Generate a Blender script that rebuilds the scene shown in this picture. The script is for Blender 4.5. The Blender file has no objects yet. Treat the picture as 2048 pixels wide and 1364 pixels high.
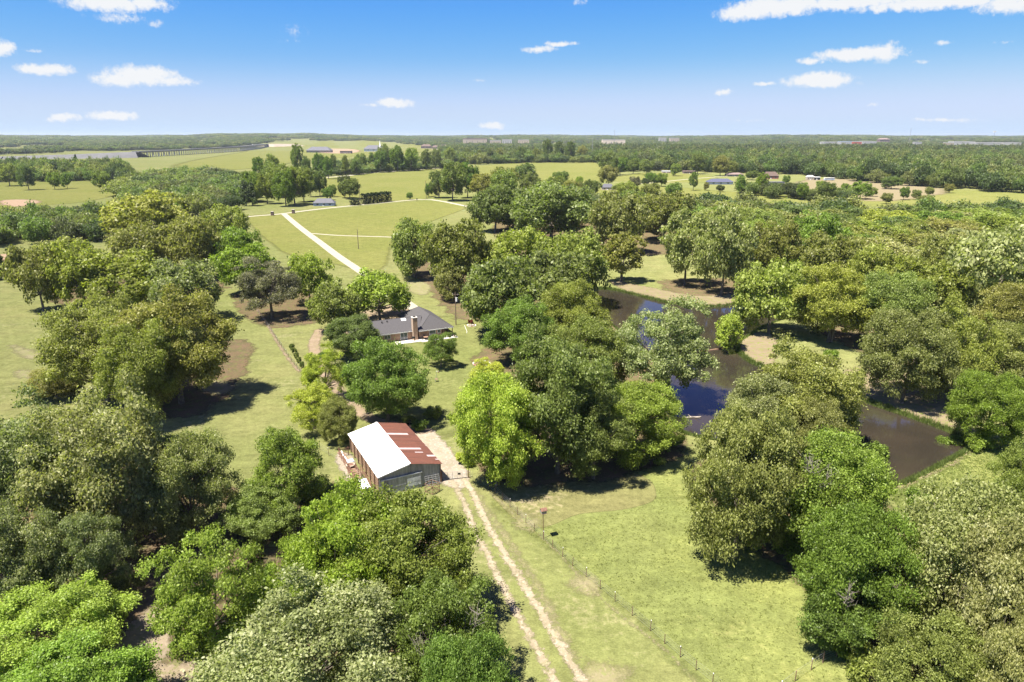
import bpy, math, random
import numpy as np
from mathutils import Vector, Matrix, Euler, noise as mnoise
rng = np.random.default_rng(7)
random.seed(7)
SC = bpy.context.scene
COL = SC.collection
# ------------------------------------------------------------------ camera
CAM_H = 50.0; FPX = 1365.0; PITCH = math.radians(16.75)
cam = bpy.data.cameras.new('camera'); cam_o = bpy.data.objects.new('camera', cam); COL.objects.link(cam_o)
cam.sensor_width = 36.0; cam.lens = 36.0 * FPX / 2048.0; cam.clip_start = 0.5; cam.clip_end = 60000
cam_o.location = (0, 0, CAM_H); cam_o.rotation_euler = (math.pi / 2 - PITCH, 0, 0)
SC.camera = cam_o
# ------------------------------------------------------------------ light
SUN_EL = 66.0
SHX, SHY = 0.82, 0.57            # direction the shadows fall
sh = math.hypot(SHX, SHY); SHX /= sh; SHY /= sh
sun = bpy.data.lights.new('sun', 'SUN'); sun.energy = 5.0; sun.angle = math.radians(0.53); sun.color = (1, 0.935, 0.82)
sun_o = bpy.data.objects.new('sun', sun); COL.objects.link(sun_o)
ce, se = math.cos(math.radians(SUN_EL)), math.sin(math.radians(SUN_EL))
sun_o.rotation_euler = Vector((SHX * ce, SHY * ce, -se)).to_track_quat('-Z', 'Y').to_euler()
sun_o.location = (0, 0, 200)
SC.view_settings.view_transform = 'Standard'; SC.view_settings.look = 'None'
SC.view_settings.exposure = 1.52; SC.view_settings.gamma = 1.0
SC.view_settings.use_curve_mapping = False
cy = SC.cycles
cy.max_bounces = 7; cy.diffuse_bounces = 4; cy.glossy_bounces = 3; cy.transmission_bounces = 4
cy.transparent_max_bounces = 12; cy.volume_bounces = 0
cy.use_denoising = True; cy.use_adaptive_sampling = False
SKY_STRENGTH = 0.070
HAZE_DENSITY = 4.0e-5

def ray(px, py):
    u = (px - 1024) / FPX; v = (py - 682) / FPX
    c, s = math.cos(PITCH), math.sin(PITCH)
    return Vector((u, c - v * s, -s - v * c)).normalized()
def G(px, py, z=0.0):
    "point of the level z seen at a pixel of the full-size photograph"
    d = ray(px, py); t = (z - CAM_H) / d.z
    return (d.x * t, d.y * t)
def PR(x, y, z):
    c, s = math.cos(PITCH), math.sin(PITCH)
    d = y * c + (CAM_H - z) * s
    return 1024 + FPX * x / d, 682 + FPX * ((CAM_H - z) * c - y * s) / d
def depth(y, z=0.0):
    return y * math.cos(PITCH) + (CAM_H - z) * math.sin(PITCH)

# ------------------------------------------------------------------ node helpers
class NT:
    def __init__(s, tree): s.t = tree; s.n = tree.nodes; s.l = tree.links
    def new(s, ty, **kw):
        nd = s.n.new(ty)
        for k, v in kw.items():
            if k == 'ins':
                for a, b in v.items():
                    if hasattr(b, 'is_output') : s.l.new(b, nd.inputs[a])
                    else: nd.inputs[a].default_value = b
            else: setattr(nd, k, v)
        return nd
    def math(s, op, a, b=None, clamp=False):
        nd = s.n.new('ShaderNodeMath'); nd.operation = op; nd.use_clamp = clamp
        for i, x in enumerate((a, b)):
            if x is None: continue
            if hasattr(x, 'is_output'): s.l.new(x, nd.inputs[i])
            else: nd.inputs[i].default_value = x
        return nd.outputs[0]
    def noise(s, vec, scale, detail=3.0, rough=0.55, out=0):
        nd = s.n.new('ShaderNodeTexNoise'); nd.inputs['Scale'].default_value = scale
        nd.inputs['Detail'].default_value = detail; nd.inputs['Roughness'].default_value = rough
        if vec is not None: s.l.new(vec, nd.inputs['Vector'])
        return nd.outputs[out]
    def ramp(s, x, a, b, lo=0.0, hi=1.0):
        nd = s.n.new('ShaderNodeMapRange'); nd.clamp = True; nd.interpolation_type = 'SMOOTHSTEP'
        s.l.new(x, nd.inputs[0])
        nd.inputs[1].default_value = a; nd.inputs[2].default_value = b
        nd.inputs[3].default_value = lo; nd.inputs[4].default_value = hi
        return nd.outputs[0]
    def mix(s, f, a, b, blend='MIX'):
        nd = s.n.new('ShaderNodeMix'); nd.data_type = 'RGBA'; nd.blend_type = blend
        for i, x in ((0, f), (6, a), (7, b)):
            if hasattr(x, 'is_output'): s.l.new(x, nd.inputs[i])
            elif i == 0: nd.inputs[0].default_value = x
            else: nd.inputs[i].default_value = (*x, 1) if len(x) == 3 else x
        return nd.outputs[2]
    def mul(s, col, f):
        nd = s.n.new('ShaderNodeVectorMath'); nd.operation = 'SCALE'
        s.l.new(col, nd.inputs[0])
        if hasattr(f, 'is_output'): s.l.new(f, nd.inputs['Scale'])
        else: nd.inputs['Scale'].default_value = f
        return nd.outputs[0]
def new_mat(name):
    m = bpy.data.materials.new(name); m.use_nodes = True; m.node_tree.nodes.clear()
    t = NT(m.node_tree); out = t.new('ShaderNodeOutputMaterial')
    return m, t, out
def simple(name, col, rough=0.7, metal=0.0, var=0.12, scale=1.5, dirt=None, dirt_amt=0.5, stretch=None, bump=0.0, spec=0.4):
    m, t, out = new_mat(name)
    tc = t.new('ShaderNodeTexCoord').outputs['Object']
    v = tc
    if stretch:
        mp = t.new('ShaderNodeMapping'); t.l.new(tc, mp.inputs[0]); mp.inputs['Scale'].default_value = stretch; v = mp.outputs[0]
    n1 = t.noise(v, scale, 5); n2 = t.noise(v, scale * 6, 3)
    base = t.new('ShaderNodeRGB'); base.outputs[0].default_value = (*col, 1)
    f = t.math('ADD', t.ramp(n1, .3, .7, 1 - var, 1 + var), t.ramp(n2, .3, .7, -var * .6, var * .6))
    c = t.mul(base.outputs[0], f)
    if dirt: c = t.mix(t.ramp(n1, .5, .68, 0, dirt_amt), c, dirt)
    p = t.new('ShaderNodeBsdfPrincipled'); t.l.new(c, p.inputs['Base Color'])
    p.inputs['Roughness'].default_value = rough; p.inputs['Metallic'].default_value = metal
    p.inputs['Specular IOR Level'].default_value = spec
    if bump:
        b = t.new('ShaderNodeBump'); b.inputs['Strength'].default_value = bump; b.inputs['Distance'].default_value = .05
        t.l.new(n2, b.inputs['Height']); t.l.new(b.outputs[0], p.inputs['Normal'])
    t.l.new(p.outputs[0], out.inputs[0]); return m
def grass_colour(t, pos, a, b, dry, dry_amt, hi=None):
    big = t.noise(pos, .012, 4, .6); mid = t.noise(pos, .09, 5, .62); fine = t.noise(pos, 1.1, 4, .7); vf = t.noise(pos, 5.0, 2, .6)
    c = t.mix(t.ramp(big, .38, .62), a, b)
    c = t.mix(t.ramp(mid, .38, .68, 0, .9), c, b)
    c = t.mix(t.math('MULTIPLY', t.ramp(t.math('ADD', t.math('MULTIPLY', mid, .6), t.math('MULTIPLY', fine, .4)), .53, .66, 0, dry_amt), 1.0), c, dry)
    if hi: c = t.mix(t.ramp(t.noise(pos, .045, 5, .65), .40, .72, 0, .7), c, hi)
    st = t.new('ShaderNodeMapping'); t.l.new(pos, st.inputs[0]); st.inputs['Rotation'].default_value = (0, 0, .5); st.inputs['Scale'].default_value = (.16, 1.0, 1.0)
    f = t.math('ADD', t.ramp(fine, .25, .75, .80, 1.18), t.ramp(vf, .25, .75, -.15, .15))
    f = t.math('ADD', f, t.ramp(t.noise(st.outputs[0], .55, 4, .6), .3, .7, -.08, .08))
    f = t.math('MULTIPLY', f, t.ramp(t.noise(pos, .28, 5, .7), .32, .62, .84, 1.06))
    return t.mul(c, f), fine, vf
def grass(name, a, b, dry, dry_amt, hi=None, soft=False, bump=.5, far=False):
    m, t, out = new_mat(name)
    geo = t.new('ShaderNodeNewGeometry'); pos = geo.outputs['Position']
    c, fine, vf = grass_colour(t, pos, a, b, dry, dry_amt, hi)
    d = t.new('ShaderNodeBsdfDiffuse'); t.l.new(c, d.inputs[0]); d.inputs[1].default_value = 1
    if bump:
        b_ = t.new('ShaderNodeBump'); b_.inputs['Strength'].default_value = bump; b_.inputs['Distance'].default_value = .25
        t.l.new(t.math('ADD', fine, t.math('MULTIPLY', vf, .5)), b_.inputs['Height']); t.l.new(b_.outputs[0], d.inputs['Normal'])
    fin(t, out, d.outputs[0], pos, soft); return m
def fin(t, out, sh_, pos, soft):
    "soft-edged sheets thin out by noise where their edge attribute runs low"
    if soft:
        at = t.new('ShaderNodeAttribute', attribute_name='edge').outputs['Fac']
        n = t.math('ADD', t.math('MULTIPLY', t.noise(pos, soft[0], 5, .65), .7), t.math('MULTIPLY', t.noise(pos, soft[0] * 6, 3, .7), .3))
        x = t.math('ADD', at, t.math('MULTIPLY', t.math('SUBTRACT', n, .5), soft[1]))
        f = t.ramp(x, .5 - soft[2], .5 + soft[2])
        tr = t.new('ShaderNodeBsdfTransparent'); mx = t.new('ShaderNodeMixShader')
        t.l.new(f, mx.inputs[0]); t.l.new(tr.outputs[0], mx.inputs[1]); t.l.new(sh_, mx.inputs[2]); sh_ = mx.outputs[0]
    t.l.new(sh_, out.inputs[0])
def earth(name, a, b, c3, soft, green=None, green_amt=0):
    m, t, out = new_mat(name)
    pos = t.new('ShaderNodeNewGeometry').outputs['Position']
    n1 = t.noise(pos, .35, 6, .65); n2 = t.noise(pos, 2.5, 5, .7)
    c = t.mix(t.ramp(n1, .35, .65), a, b); c = t.mix(t.ramp(n2, .5, .7, 0, .8), c, c3)
    if green: c = t.mix(t.ramp(t.noise(pos, .8, 5, .7), .52, .62, 0, green_amt), c, green)
    d = t.new('ShaderNodeBsdfDiffuse'); t.l.new(c, d.inputs[0]); d.inputs[1].default_value = 1
    bm = t.new('ShaderNodeBump'); bm.inputs['Strength'].default_value = .5; bm.inputs['Distance'].default_value = .1
    t.l.new(n2, bm.inputs['Height']); t.l.new(bm.outputs[0], d.inputs['Normal'])
    fin(t, out, d.outputs[0], pos, soft); return m

# ------------------------------------------------------------------ world: sky and small clouds
W = bpy.data.worlds.new('World'); SC.world = W; W.use_nodes = True; W.node_tree.nodes.clear()
t = NT(W.node_tree); wo = t.new('ShaderNodeOutputWorld'); bg = t.new('ShaderNodeBackground')
sky = t.new('ShaderNodeTexSky'); sky.sky_type = 'NISHITA'; sky.sun_disc = False
sky.sun_elevation = math.radians(SUN_EL)
sky.sun_rotation = math.atan2(-SHX, -SHY)
sky.altitude = 100; sky.air_density = 1.0; sky.dust_density = 0.6; sky.ozone_density = 2.0
tc = t.new('ShaderNodeTexCoord').outputs['Generated']
nv = t.noise(tc, 40, 7, .65, out=1)
off = t.new('ShaderNodeVectorMath', operation='SUBTRACT'); t.l.new(nv, off.inputs[0]); off.inputs[1].default_value = (.5, .5, .5)
off2 = t.new('ShaderNodeVectorMath', operation='MULTIPLY'); t.l.new(off.outputs[0], off2.inputs[0]); off2.inputs[1].default_value = (.035, .035, .011)
dv = t.new('ShaderNodeVectorMath', operation='ADD'); t.l.new(tc, dv.inputs[0]); t.l.new(off2.outputs[0], dv.inputs[1])
clouds = [(92, 139, 50, 11, 1.0), (245, 160, 52, 15, 1.0), (285, 150, 70, 20, 1.1), (345, 161, 50, 11, .9), (225, 231, 46, 10, 1.0), (130, 237, 26, 8, .9),
          (0, 96, 24, 15, .9), (75, 100, 24, 5, .45), (215, 4, 90, 18, 1.0), (290, 6, 50, 16, .9), (235, 36, 58, 12, .55), (305, 46, 20, 9, .4),
          (590, 62, 36, 16, .28), (788, 206, 42, 11, 1.0), (740, 212, 28, 5, .45), (988, 251, 32, 9, .9), (1080, 99, 42, 8, .8), (1120, 88, 40, 7, .8), (958, 161, 26, 4, .4), (590, 82, 34, 5, .25),
          (1490, 24, 60, 17, 1.0), (1560, 12, 110, 20, 1.1), (1700, 5, 160, 14, 1.0), (1900, 2, 170, 14, 1.1), (2030, 4, 60, 20, 1.0), (1720, 108, 80, 15, 1.1), (1770, 106, 30, 19, 1.0), (1622, 122, 28, 8, 1.0),
          (1638, 160, 64, 15, 1.2), (1528, 168, 26, 5, .75), (1447, 185, 24, 7, .8), (1714, 168, 26, 5, .35), (1884, 87, 24, 6, .5), (1880, 240, 70, 5, .55), (1500, 241, 60, 5, .35), (1748, 210, 16, 5, .35),
          (1840, 122, 16, 5, .35), (1160, 4, 18, 8, .5), (2010, 84, 24, 4, .3),
          (-700, 60, 90, 18, 1.0), (-420, 150, 60, 12, 1.0), (2450, 90, 90, 18, 1.0), (2800, 170, 70, 12, 1.0), (2300, -300, 160, 40, 1.0), (400, -400, 170, 45, 1.0), (1300, -620, 200, 50, 1.0), (-300, -500, 180, 50, 1.0)]
acc = None
for (px, py, w, h, st) in clouds:
    d = ray(px, py); e1 = Vector((d.y, -d.x, 0)).normalized(); e3 = d; e2 = e1.cross(e3).normalized()
    if e2.z < 0: e2 = -e2
    M = Matrix((e1, e2, e1.cross(e2))).transposed()
    mp = t.new('ShaderNodeMapping', vector_type='TEXTURE'); t.l.new(dv.outputs[0], mp.inputs[0])
    mp.inputs['Location'].default_value = d; mp.inputs['Rotation'].default_value = M.to_euler()
    mp.inputs['Scale'].default_value = (w * .93 / FPX, h * .9 / FPX, .4)
    ln = t.new('ShaderNodeVectorMath', operation='LENGTH'); t.l.new(mp.outputs[0], ln.inputs[0])
    m_ = t.math('MULTIPLY', t.math('SUBTRACT', 1.25, ln.outputs['Value'], clamp=True), st)
    acc = m_ if acc is None else t.math('MAXIMUM', acc, m_)
nf = t.noise(tc, 110, 9, .68)
cm = t.math('ADD', acc, t.math('MULTIPLY', t.math('SUBTRACT', nf, .5), 1.5))
cf = t.math('MULTIPLY', t.ramp(cm, .16, .85), t.ramp(acc, .02, .3))
sp = t.new('ShaderNodeSeparateColor'); t.l.new(sky.outputs[0], sp.inputs[0])   # the photograph's deeper, more contrasty sky
cr_ = t.math('MAXIMUM', t.math('MULTIPLY', t.math('POWER', t.math('DIVIDE', sp.outputs[0], 2.68), 2.2), .62), .60)
cg_ = t.math('MULTIPLY', t.math('POWER', t.math('DIVIDE', sp.outputs[1], 4.01), 1.2), 2.0)
cb_ = t.math('MINIMUM', t.math('MULTIPLY', sp.outputs[2], .86), 4.6)
cc_ = t.new('ShaderNodeCombineColor'); [t.l.new(v_, cc_.inputs[i_]) for i_, v_ in enumerate((cr_, cg_, cb_))]; 
sz_ = t.new('ShaderNodeSeparateXYZ'); t.l.new(tc, sz_.inputs[0])
skc = t.mix(t.ramp(sz_.outputs[2], .105, -.02, 0, 1), cc_.outputs[0], (3.05, 3.95, 5.1))   # milky band of air over the horizon
col = t.mix(cf, skc, (4.5, 4.6, 4.75))
t.l.new(col, bg.inputs[0]); bg.inputs[1].default_value = SKY_STRENGTH
t.l.new(bg.outputs[0], wo.inputs[0])

# ------------------------------------------------------------------ mesh helpers
def npmesh(name, V, F, mat=None, smooth=False, mat_idx=None):
    V = np.asarray(V, np.float32); F = np.asarray(F, np.int32); k = F.shape[1]
    me = bpy.data.meshes.new(name)
    me.vertices.add(len(V)); me.vertices.foreach_set('co', V.ravel())
    me.loops.add(F.size); me.loops.foreach_set('vertex_index', F.ravel())
    me.polygons.add(len(F)); me.polygons.foreach_set('loop_start', np.arange(0, F.size, k, dtype=np.int32))
    if smooth: me.polygons.foreach_set('use_smooth', np.ones(len(F), bool))
    mats = mat if isinstance(mat, (list, tuple)) else [mat]
    for m_ in mats:
        if m_: me.materials.append(m_)
    if mat_idx is not None: me.polygons.foreach_set('material_index', np.asarray(mat_idx, np.int32))
    me.update(calc_edges=True); me.validate()
    return me
class MB:
    "collects boxes, bars and prisms into one mesh"
    def __init__(s): s.v = []; s.f = []
    def box(s, x0, x1, y0, y1, z0, z1):
        b = len(s.v); s.v += [(x0, y0, z0), (x1, y0, z0), (x1, y1, z0), (x0, y1, z0), (x0, y0, z1), (x1, y0, z1), (x1, y1, z1), (x0, y1, z1)]
        s.f += [tuple(b + i for i in q) for q in ((0, 3, 2, 1), (4, 5, 6, 7), (0, 1, 5, 4), (1, 2, 6, 5), (2, 3, 7, 6), (3, 0, 4, 7))]; return s
    def bar(s, p, q, r, r2=None, n=6):
        p, q = Vector(p), Vector(q); r2 = r if r2 is None else r2
        d = (q - p).normalized(); a = d.orthogonal().normalized(); c = d.cross(a); b = len(s.v)
        for (o, rr) in ((p, r), (q, r2)):
            for i in range(n):
                an = 2 * math.pi * i / n; s.v.append(tuple(o + a * math.cos(an) * rr + c * math.sin(an) * rr))
        for i in range(n): j = (i + 1) % n; s.f.append((b + i, b + j, b + n + j, b + n + i))
        s.f.append(tuple(b + i for i in reversed(range(n)))); s.f.append(tuple(b + n + i for i in range(n))); return s
    def poly(s, pts, th=None):
        "a closed flat plate: pts in order, thickness vector th"
        b = len(s.v); n = len(pts); s.v += [tuple(p) for p in pts]; s.f.append(tuple(range(b, b + n)))
        if th is not None:
            s.v += [tuple(Vector(p) + Vector(th)) for p in pts]; s.f.append(tuple(reversed(range(b + n, b + 2 * n))))
            for i in range(n): j = (i + 1) % n; s.f.append((b + j, b + i, b + n + i, b + n + j))
        return s
    def ring(s, c, R, r, n=16, m=6, axis='z'):
        b = len(s.v)
        for i in range(n):
            a = 2 * math.pi * i / n
            for j in range(m):
                q = 2 * math.pi * j / m; x = (R + r * math.cos(q)) * math.cos(a); y = (R + r * math.cos(q)) * math.sin(a); z = r * math.sin(q)
                p = {'z': (x, y, z), 'y': (x, z, y), 'x': (z, x, y)}[axis]; s.v.append((c[0] + p[0], c[1] + p[1], c[2] + p[2]))
        for i in range(n):
            for j in range(m):
                s.f.append((b + i * m + j, b + ((i + 1) % n) * m + j, b + ((i + 1) % n) * m + (j + 1) % m, b + i * m + (j + 1) % m))
        return s
    def build(s, name, mat, parent=None, smooth=False):
        me = bpy.data.meshes.new(name); me.from_pydata(s.v, [], s.f); me.update()
        if mat: me.materials.append(mat)
        if smooth:
            for p in me.polygons: p.use_smooth = True
        return link(name, me, parent)
def link(name, me, parent=None):
    o = bpy.data.objects.new(name, me); COL.objects.link(o)
    if parent is not None: o.parent = parent
    return o
def tag(o, label=None, cat=None, group=None, kind=None):
    if label: o['label'] = label
    if cat: o['category'] = cat
    if group: o['group'] = group
    if kind: o['kind'] = kind
    return o
def empty(name, loc, rz=0.0, label=None, cat=None, group=None):
    o = bpy.data.objects.new(name, None); COL.objects.link(o); o.location = loc; o.rotation_euler = (0, 0, rz)
    o.empty_display_size = .3
    return tag(o, label, cat, group)
def copy_tree(o, parent=None):
    c = o.copy(); COL.objects.link(c)
    if parent is not None: c.parent = parent
    for ch in list(o.children): copy_tree(ch, c)
    return c

def poly_sd(P, poly):
    "signed distance to a polygon, positive inside"
    P = np.asarray(P, float); poly = np.asarray(poly, float); n = len(poly)
    d = np.full(len(P), 1e18); ins = np.zeros(len(P), bool)
    for i in range(n):
        a = poly[i]; b = poly[(i + 1) % n]; e = b - a; w = P - a
        t_ = np.clip((w @ e) / max(e @ e, 1e-9), 0, 1); q = w - t_[:, None] * e
        d = np.minimum(d, (q ** 2).sum(1))
        c1 = (a[1] > P[:, 1]) != (b[1] > P[:, 1])
        with np.errstate(divide='ignore', invalid='ignore'):
            xi = (b[0] - a[0]) * (P[:, 1] - a[1]) / (b[1] - a[1] if b[1] != a[1] else 1e-9) + a[0]
        ins ^= c1 & (P[:, 0] < xi)
    d = np.sqrt(d); return np.where(ins, d, -d)
def line_d(P, line):
    P = np.asarray(P, float); d = np.full(len(P), 1e18)
    for i in range(len(line) - 1):
        a = np.array(line[i]); b = np.array(line[i + 1]); e = b - a; w = P - a
        t_ = np.clip((w @ e) / max(e @ e, 1e-9), 0, 1); q = w - t_[:, None] * e
        d = np.minimum(d, (q ** 2).sum(1))
    return np.sqrt(d)
def smooth_line(pts, k=6, closed=False):
    pts = [np.array(p, float) for p in pts]; n = len(pts); out = []
    rngi = range(n) if closed else range(n - 1)
    for i in rngi:
        p0 = pts[(i - 1) % n] if closed or i > 0 else pts[i]; p1 = pts[i]; p2 = pts[(i + 1) % n]
        p3 = pts[(i + 2) % n] if closed or i + 2 < n else p2
        for j in range(k):
            u = j / k
            out.append(.5 * ((2 * p1) + (-p0 + p2) * u + (2 * p0 - 5 * p1 + 4 * p2 - p3) * u * u + (-p0 + 3 * p1 - 3 * p2 + p3) * u ** 3))
    if not closed: out.append(pts[-1])
    return [tuple(p) for p in out]

# ------------------------------------------------------------------ terrain
pond_px = [(1150, 592), (1196, 577), (1225, 578), (1270, 588), (1310, 598), (1345, 606), (1390, 612), (1440, 611), (1500, 603), (1560, 600), (1600, 612), (1590, 628), (1530, 650), (1500, 668),
           (1478, 682), (1474, 695), (1487, 712), (1515, 728), (1560, 742), (1620, 758), (1680, 776), (1725, 797), (1765, 812), (1830, 834), (1890, 856), (1930, 874), (1942, 888), (1915, 908),
           (1870, 932), (1825, 955), (1790, 968), (1740, 962), (1640, 930), (1500, 890), (1380, 868), (1350, 845), (1338, 790), (1330, 740), (1290, 700), (1240, 660), (1190, 625)]
POND = np.array(smooth_line([G(*p) for p in pond_px], 3, True))
def hills(x, y):
    r = np.hypot(x, y); a = np.degrees(np.arctan2(x, y))
    f = np.clip((r - 2600) / 5200, 0, 1); f = f * f * (3 - 2 * f)
    ridge = 32 + 7 * np.sin(a * .31 + 1.0) + 5.0 * np.sin(a * .83 + r * .0011) + 3.5 * np.sin(a * 1.9 + r * .0006 + 2)
    bump = 17 * np.exp(-((a + 19) / 8) ** 2) * np.clip((r - 3000) / 3000, 0, 1)
    back = 8 * np.clip((r - 8000) / 6000, 0, 1)
    return f * (ridge + back) + bump
def height(x, y):
    x = np.asarray(x, float); y = np.asarray(y, float); sh_ = x.shape
    z = hills(x, y); xf = x.ravel(); yf = y.ravel(); zf = z.ravel().copy()
    m_ = (xf > 10) & (xf < 190) & (yf > 85) & (yf < 260)
    if m_.any():
        sd = poly_sd(np.c_[xf[m_], yf[m_]], POND)
        u = np.clip((sd + 1.0) / 3.2, 0, 1); rim = np.exp(-((sd + 2.5) / 2.0) ** 2) * .12
        zf[m_] += -1.5 * (u * u * (3 - 2 * u)) + rim
    return zf.reshape(sh_)
def axis(lo, f0, f1, hi, step, grow=1.18):
    a = list(np.arange(f0, f1 + step / 2, step)); s_ = step; x = a[-1]; R = []
    while x < hi: s_ = min(s_ * grow, 400); x += s_; R.append(x)
    s_ = step; x = a[0]; L = []
    while x > lo: s_ = min(s_ * grow, 400); x -= s_; L.append(x)
    return np.array(L[::-1] + a + R)
gx = axis(-14000, 15, 165, 14000, 1.0); gy = axis(-1500, 92, 236, 15500, 1.0)
X, Y = np.meshgrid(gx, gy); Z = height(X, Y)
nx, ny = len(gx), len(gy); idx = np.arange(nx * ny).reshape(ny, nx)
F = np.stack([idx[:-1, :-1], idx[:-1, 1:], idx[1:, 1:], idx[1:, :-1]], -1).reshape(-1, 4)
M_ground = grass('pasture_grass', (.180, .178, .072), (.145, .160, .055), (.235, .20, .12), .5)
go = link('ground', npmesh('ground', np.c_[X.ravel(), Y.ravel(), Z.ravel()], F, M_ground, smooth=True)); tag(go, kind='structure')

def sheet(name, sdf, bb, cell, z, mat, margin, soft, holes=None):
    "a sheet laid over the terrain; sdf(P) > 0 inside; edge attribute .5 on the outline"
    xs = np.arange(bb[0], bb[1] + cell, cell); ys = np.arange(bb[2], bb[3] + cell, cell)
    X, Y = np.meshgrid(xs, ys); P = np.c_[X.ravel(), Y.ravel()]; sd = sdf(P)
    nx, ny = len(xs), len(ys); idx = np.arange(nx * ny).reshape(ny, nx)
    F = np.stack([idx[:-1, :-1], idx[:-1, 1:], idx[1:, 1:], idx[1:, :-1]], -1).reshape(-1, 4)
    keep = (sd[F] > -margin).any(1); F = F[keep]
    used, inv = np.unique(F, return_inverse=True); F = inv.reshape(F.shape)
    P = P[used]; sd = sd[used]; zz = height(P[:, 0], P[:, 1]) + z
    me = npmesh(name, np.c_[P, zz], F, mat, smooth=True)
    at = me.attributes.new('edge', 'FLOAT', 'POINT'); at.data.foreach_set('value', np.clip(.5 + sd / (2 * soft), 0, 1).astype(np.float32))
    o = link(name, me); tag(o, kind='structure'); return o
def patch(name, px, cell, z, mat, soft, ground=False, smooth=True):
    pts = px if ground else [G(*p) for p in px]
    if smooth: pts = smooth_line(pts, 4, True)
    pts = np.array(pts); mg = soft * 1.05
    return sheet(name, lambda P: poly_sd(P, pts), (pts[:, 0].min() - mg, pts[:, 0].max() + mg, pts[:, 1].min() - mg, pts[:, 1].max() + mg), cell, z, mat, mg, soft)
def trail(name, px, half, cell, z, mat, soft, ground=False):
    pts = px if ground else [G(*p) for p in px]
    pts = smooth_line(pts, 5); A = np.array(pts); mg = half + soft
    return sheet(name, lambda P: half - line_d(P, pts), (A[:, 0].min() - mg, A[:, 0].max() + mg, A[:, 1].min() - mg, A[:, 1].max() + mg), cell, z, mat, soft, soft)

M_lush = grass('lush_meadow', (.150, .162, .056), (.128, .150, .048), (.22, .20, .09), .6, hi=(.190, .197, .060), soft=(.12, 1.6, .3), bump=.8)
M_mown = grass('mown_grass', (.165, .150, .066), (.14, .14, .055), (.27, .22, .14), .75, soft=(.3, .35, .12))
M_lawn = grass('lawn', (.155, .16, .060), (.13, .145, .048), (.21, .19, .09), .25, soft=(.2, .6, .3))
M_field = grass('hay_field', (.165, .165, .052), (.14, .15, .042), (.22, .195, .09), .4, soft=(.05, .4, .2))
M_wood_floor = earth('leaf_litter', (.13, .09, .055), (.09, .08, .04), (.20, .135, .095), (.16, 2.2, .16), (.12, .125, .045), .9)
M_far_floor = earth('far_wood_floor', (.05, .065, .024), (.06, .072, .028), (.075, .08, .035), (.03, .5, .2))
M_sand = earth('pale_sandy_dirt', (.26, .21, .15), (.21, .17, .12), (.32, .275, .21), (.6, 1.5, .16), (.16, .16, .065), .8)
M_rut = earth('sandy_wheel_rut', (.32, .265, .19), (.23, .195, .13), (.42, .365, .28), (1.3, 2.2, .2), (.20, .20, .08), .35)
M_reddirt = earth('reddish_dirt', (.25, .19, .135), (.20, .155, .10), (.31, .245, .18), (.5, 1.1, .18), (.18, .18, .07), .4)
M_gravel = earth('pale_gravel', (.37, .34, .26), (.32, .29, .22), (.42, .39, .32), (1.2, .35, .12))
M_yard = earth('gravel_yard', (.31, .255, .195), (.23, .20, .155), (.42, .385, .34), (.6, 1.9, .2), (.2, .2, .09), .35)
M_bank = earth('pond_bank', (.17, .135, .085), (.20, .16, .105), (.16, .155, .062), (.3, 2.0, .2), (.15, .165, .05), 1.0)
M_pink = earth('bare_reddish_field', (.20, .155, .11), (.17, .15, .075), (.25, .19, .14), (.02, 1.2, .25), (.15, .155, .06), .8)
M_far_dirt = earth('construction_dirt', (.32, .22, .15), (.27, .19, .13), (.36, .28, .21), (.05, 1.0, .25), (.16, .16, .06), .5)

patch('meadow', [(985, 1000), (1120, 985), (1290, 940), (1400, 900), (1800, 1000), (1900, 1300), (1760, 1480), (1500, 1500), (1420, 1390), (1220, 1200), (1090, 1085)], 1.5, .010, M_lush, 2.0)
patch('meadow', [(1790, 985), (1900, 915), (1960, 890), (2060, 900), (2200, 960), (1950, 1060), (1800, 1040)], 1.0, .03, M_lush, 2.5)
patch('mown_clearing', [(978, 975), (1030, 955), (1150, 945), (1200, 925), (1290, 955), (1312, 985), (1300, 1005), (1240, 1020), (1160, 1028), (1105, 1050), (1070, 1055), (1020, 1030)], .6, .020, M_mown, .5)
patch('lawn', [(760, 720), (840, 640), (960, 640), (1000, 720), (960, 800), (900, 870), (820, 850), (740, 800)], 1.5, .010, M_lawn, 3)
patch('hay_field', [(495, 435), (560, 428), (700, 415), (850, 402), (932, 413), (870, 440), (790, 480), (760, 540), (640, 520), (560, 500)], 3, .010, M_field, 4)
patch('hay_field', [(650, 355), (890, 337), (900, 360), (850, 399), (700, 395), (640, 385)], 6, .02, M_field, 8)
patch('hay_field', [(940, 333), (1195, 320), (1200, 352), (1300, 345), (1420, 352), (1420, 365), (1260, 362), (1100, 368), (980, 352)], 8, .02, M_field, 10)
patch('hay_field', [(1100, 385), (1300, 372), (1480, 385), (1700, 395), (1900, 380), (2060, 388), (2200, 400), (2200, 425), (1700, 412), (1400, 408)], 6, .025, M_field, 8)
patch('bare_field', [(1600, 362), (1700, 358), (1830, 370), (1890, 380), (1860, 392), (1780, 402), (1690, 398), (1620, 385)], 6, .05, M_pink, 12)
patch('pasture', [(-60, 366), (180, 362), (245, 372), (250, 384), (180, 402), (60, 412), (-60, 412)], 5, .02, M_field, 8)
patch('bare_dirt', [(0, 402), (40, 399), (80, 402), (60, 410), (20, 413)], 3, .04, M_far_dirt, 6)
patch('hay_field', [(350, 330), (480, 305), (590, 290), (800, 285), (860, 300), (640, 318), (560, 330), (450, 340)], 15, .05, M_field, 30)
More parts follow.
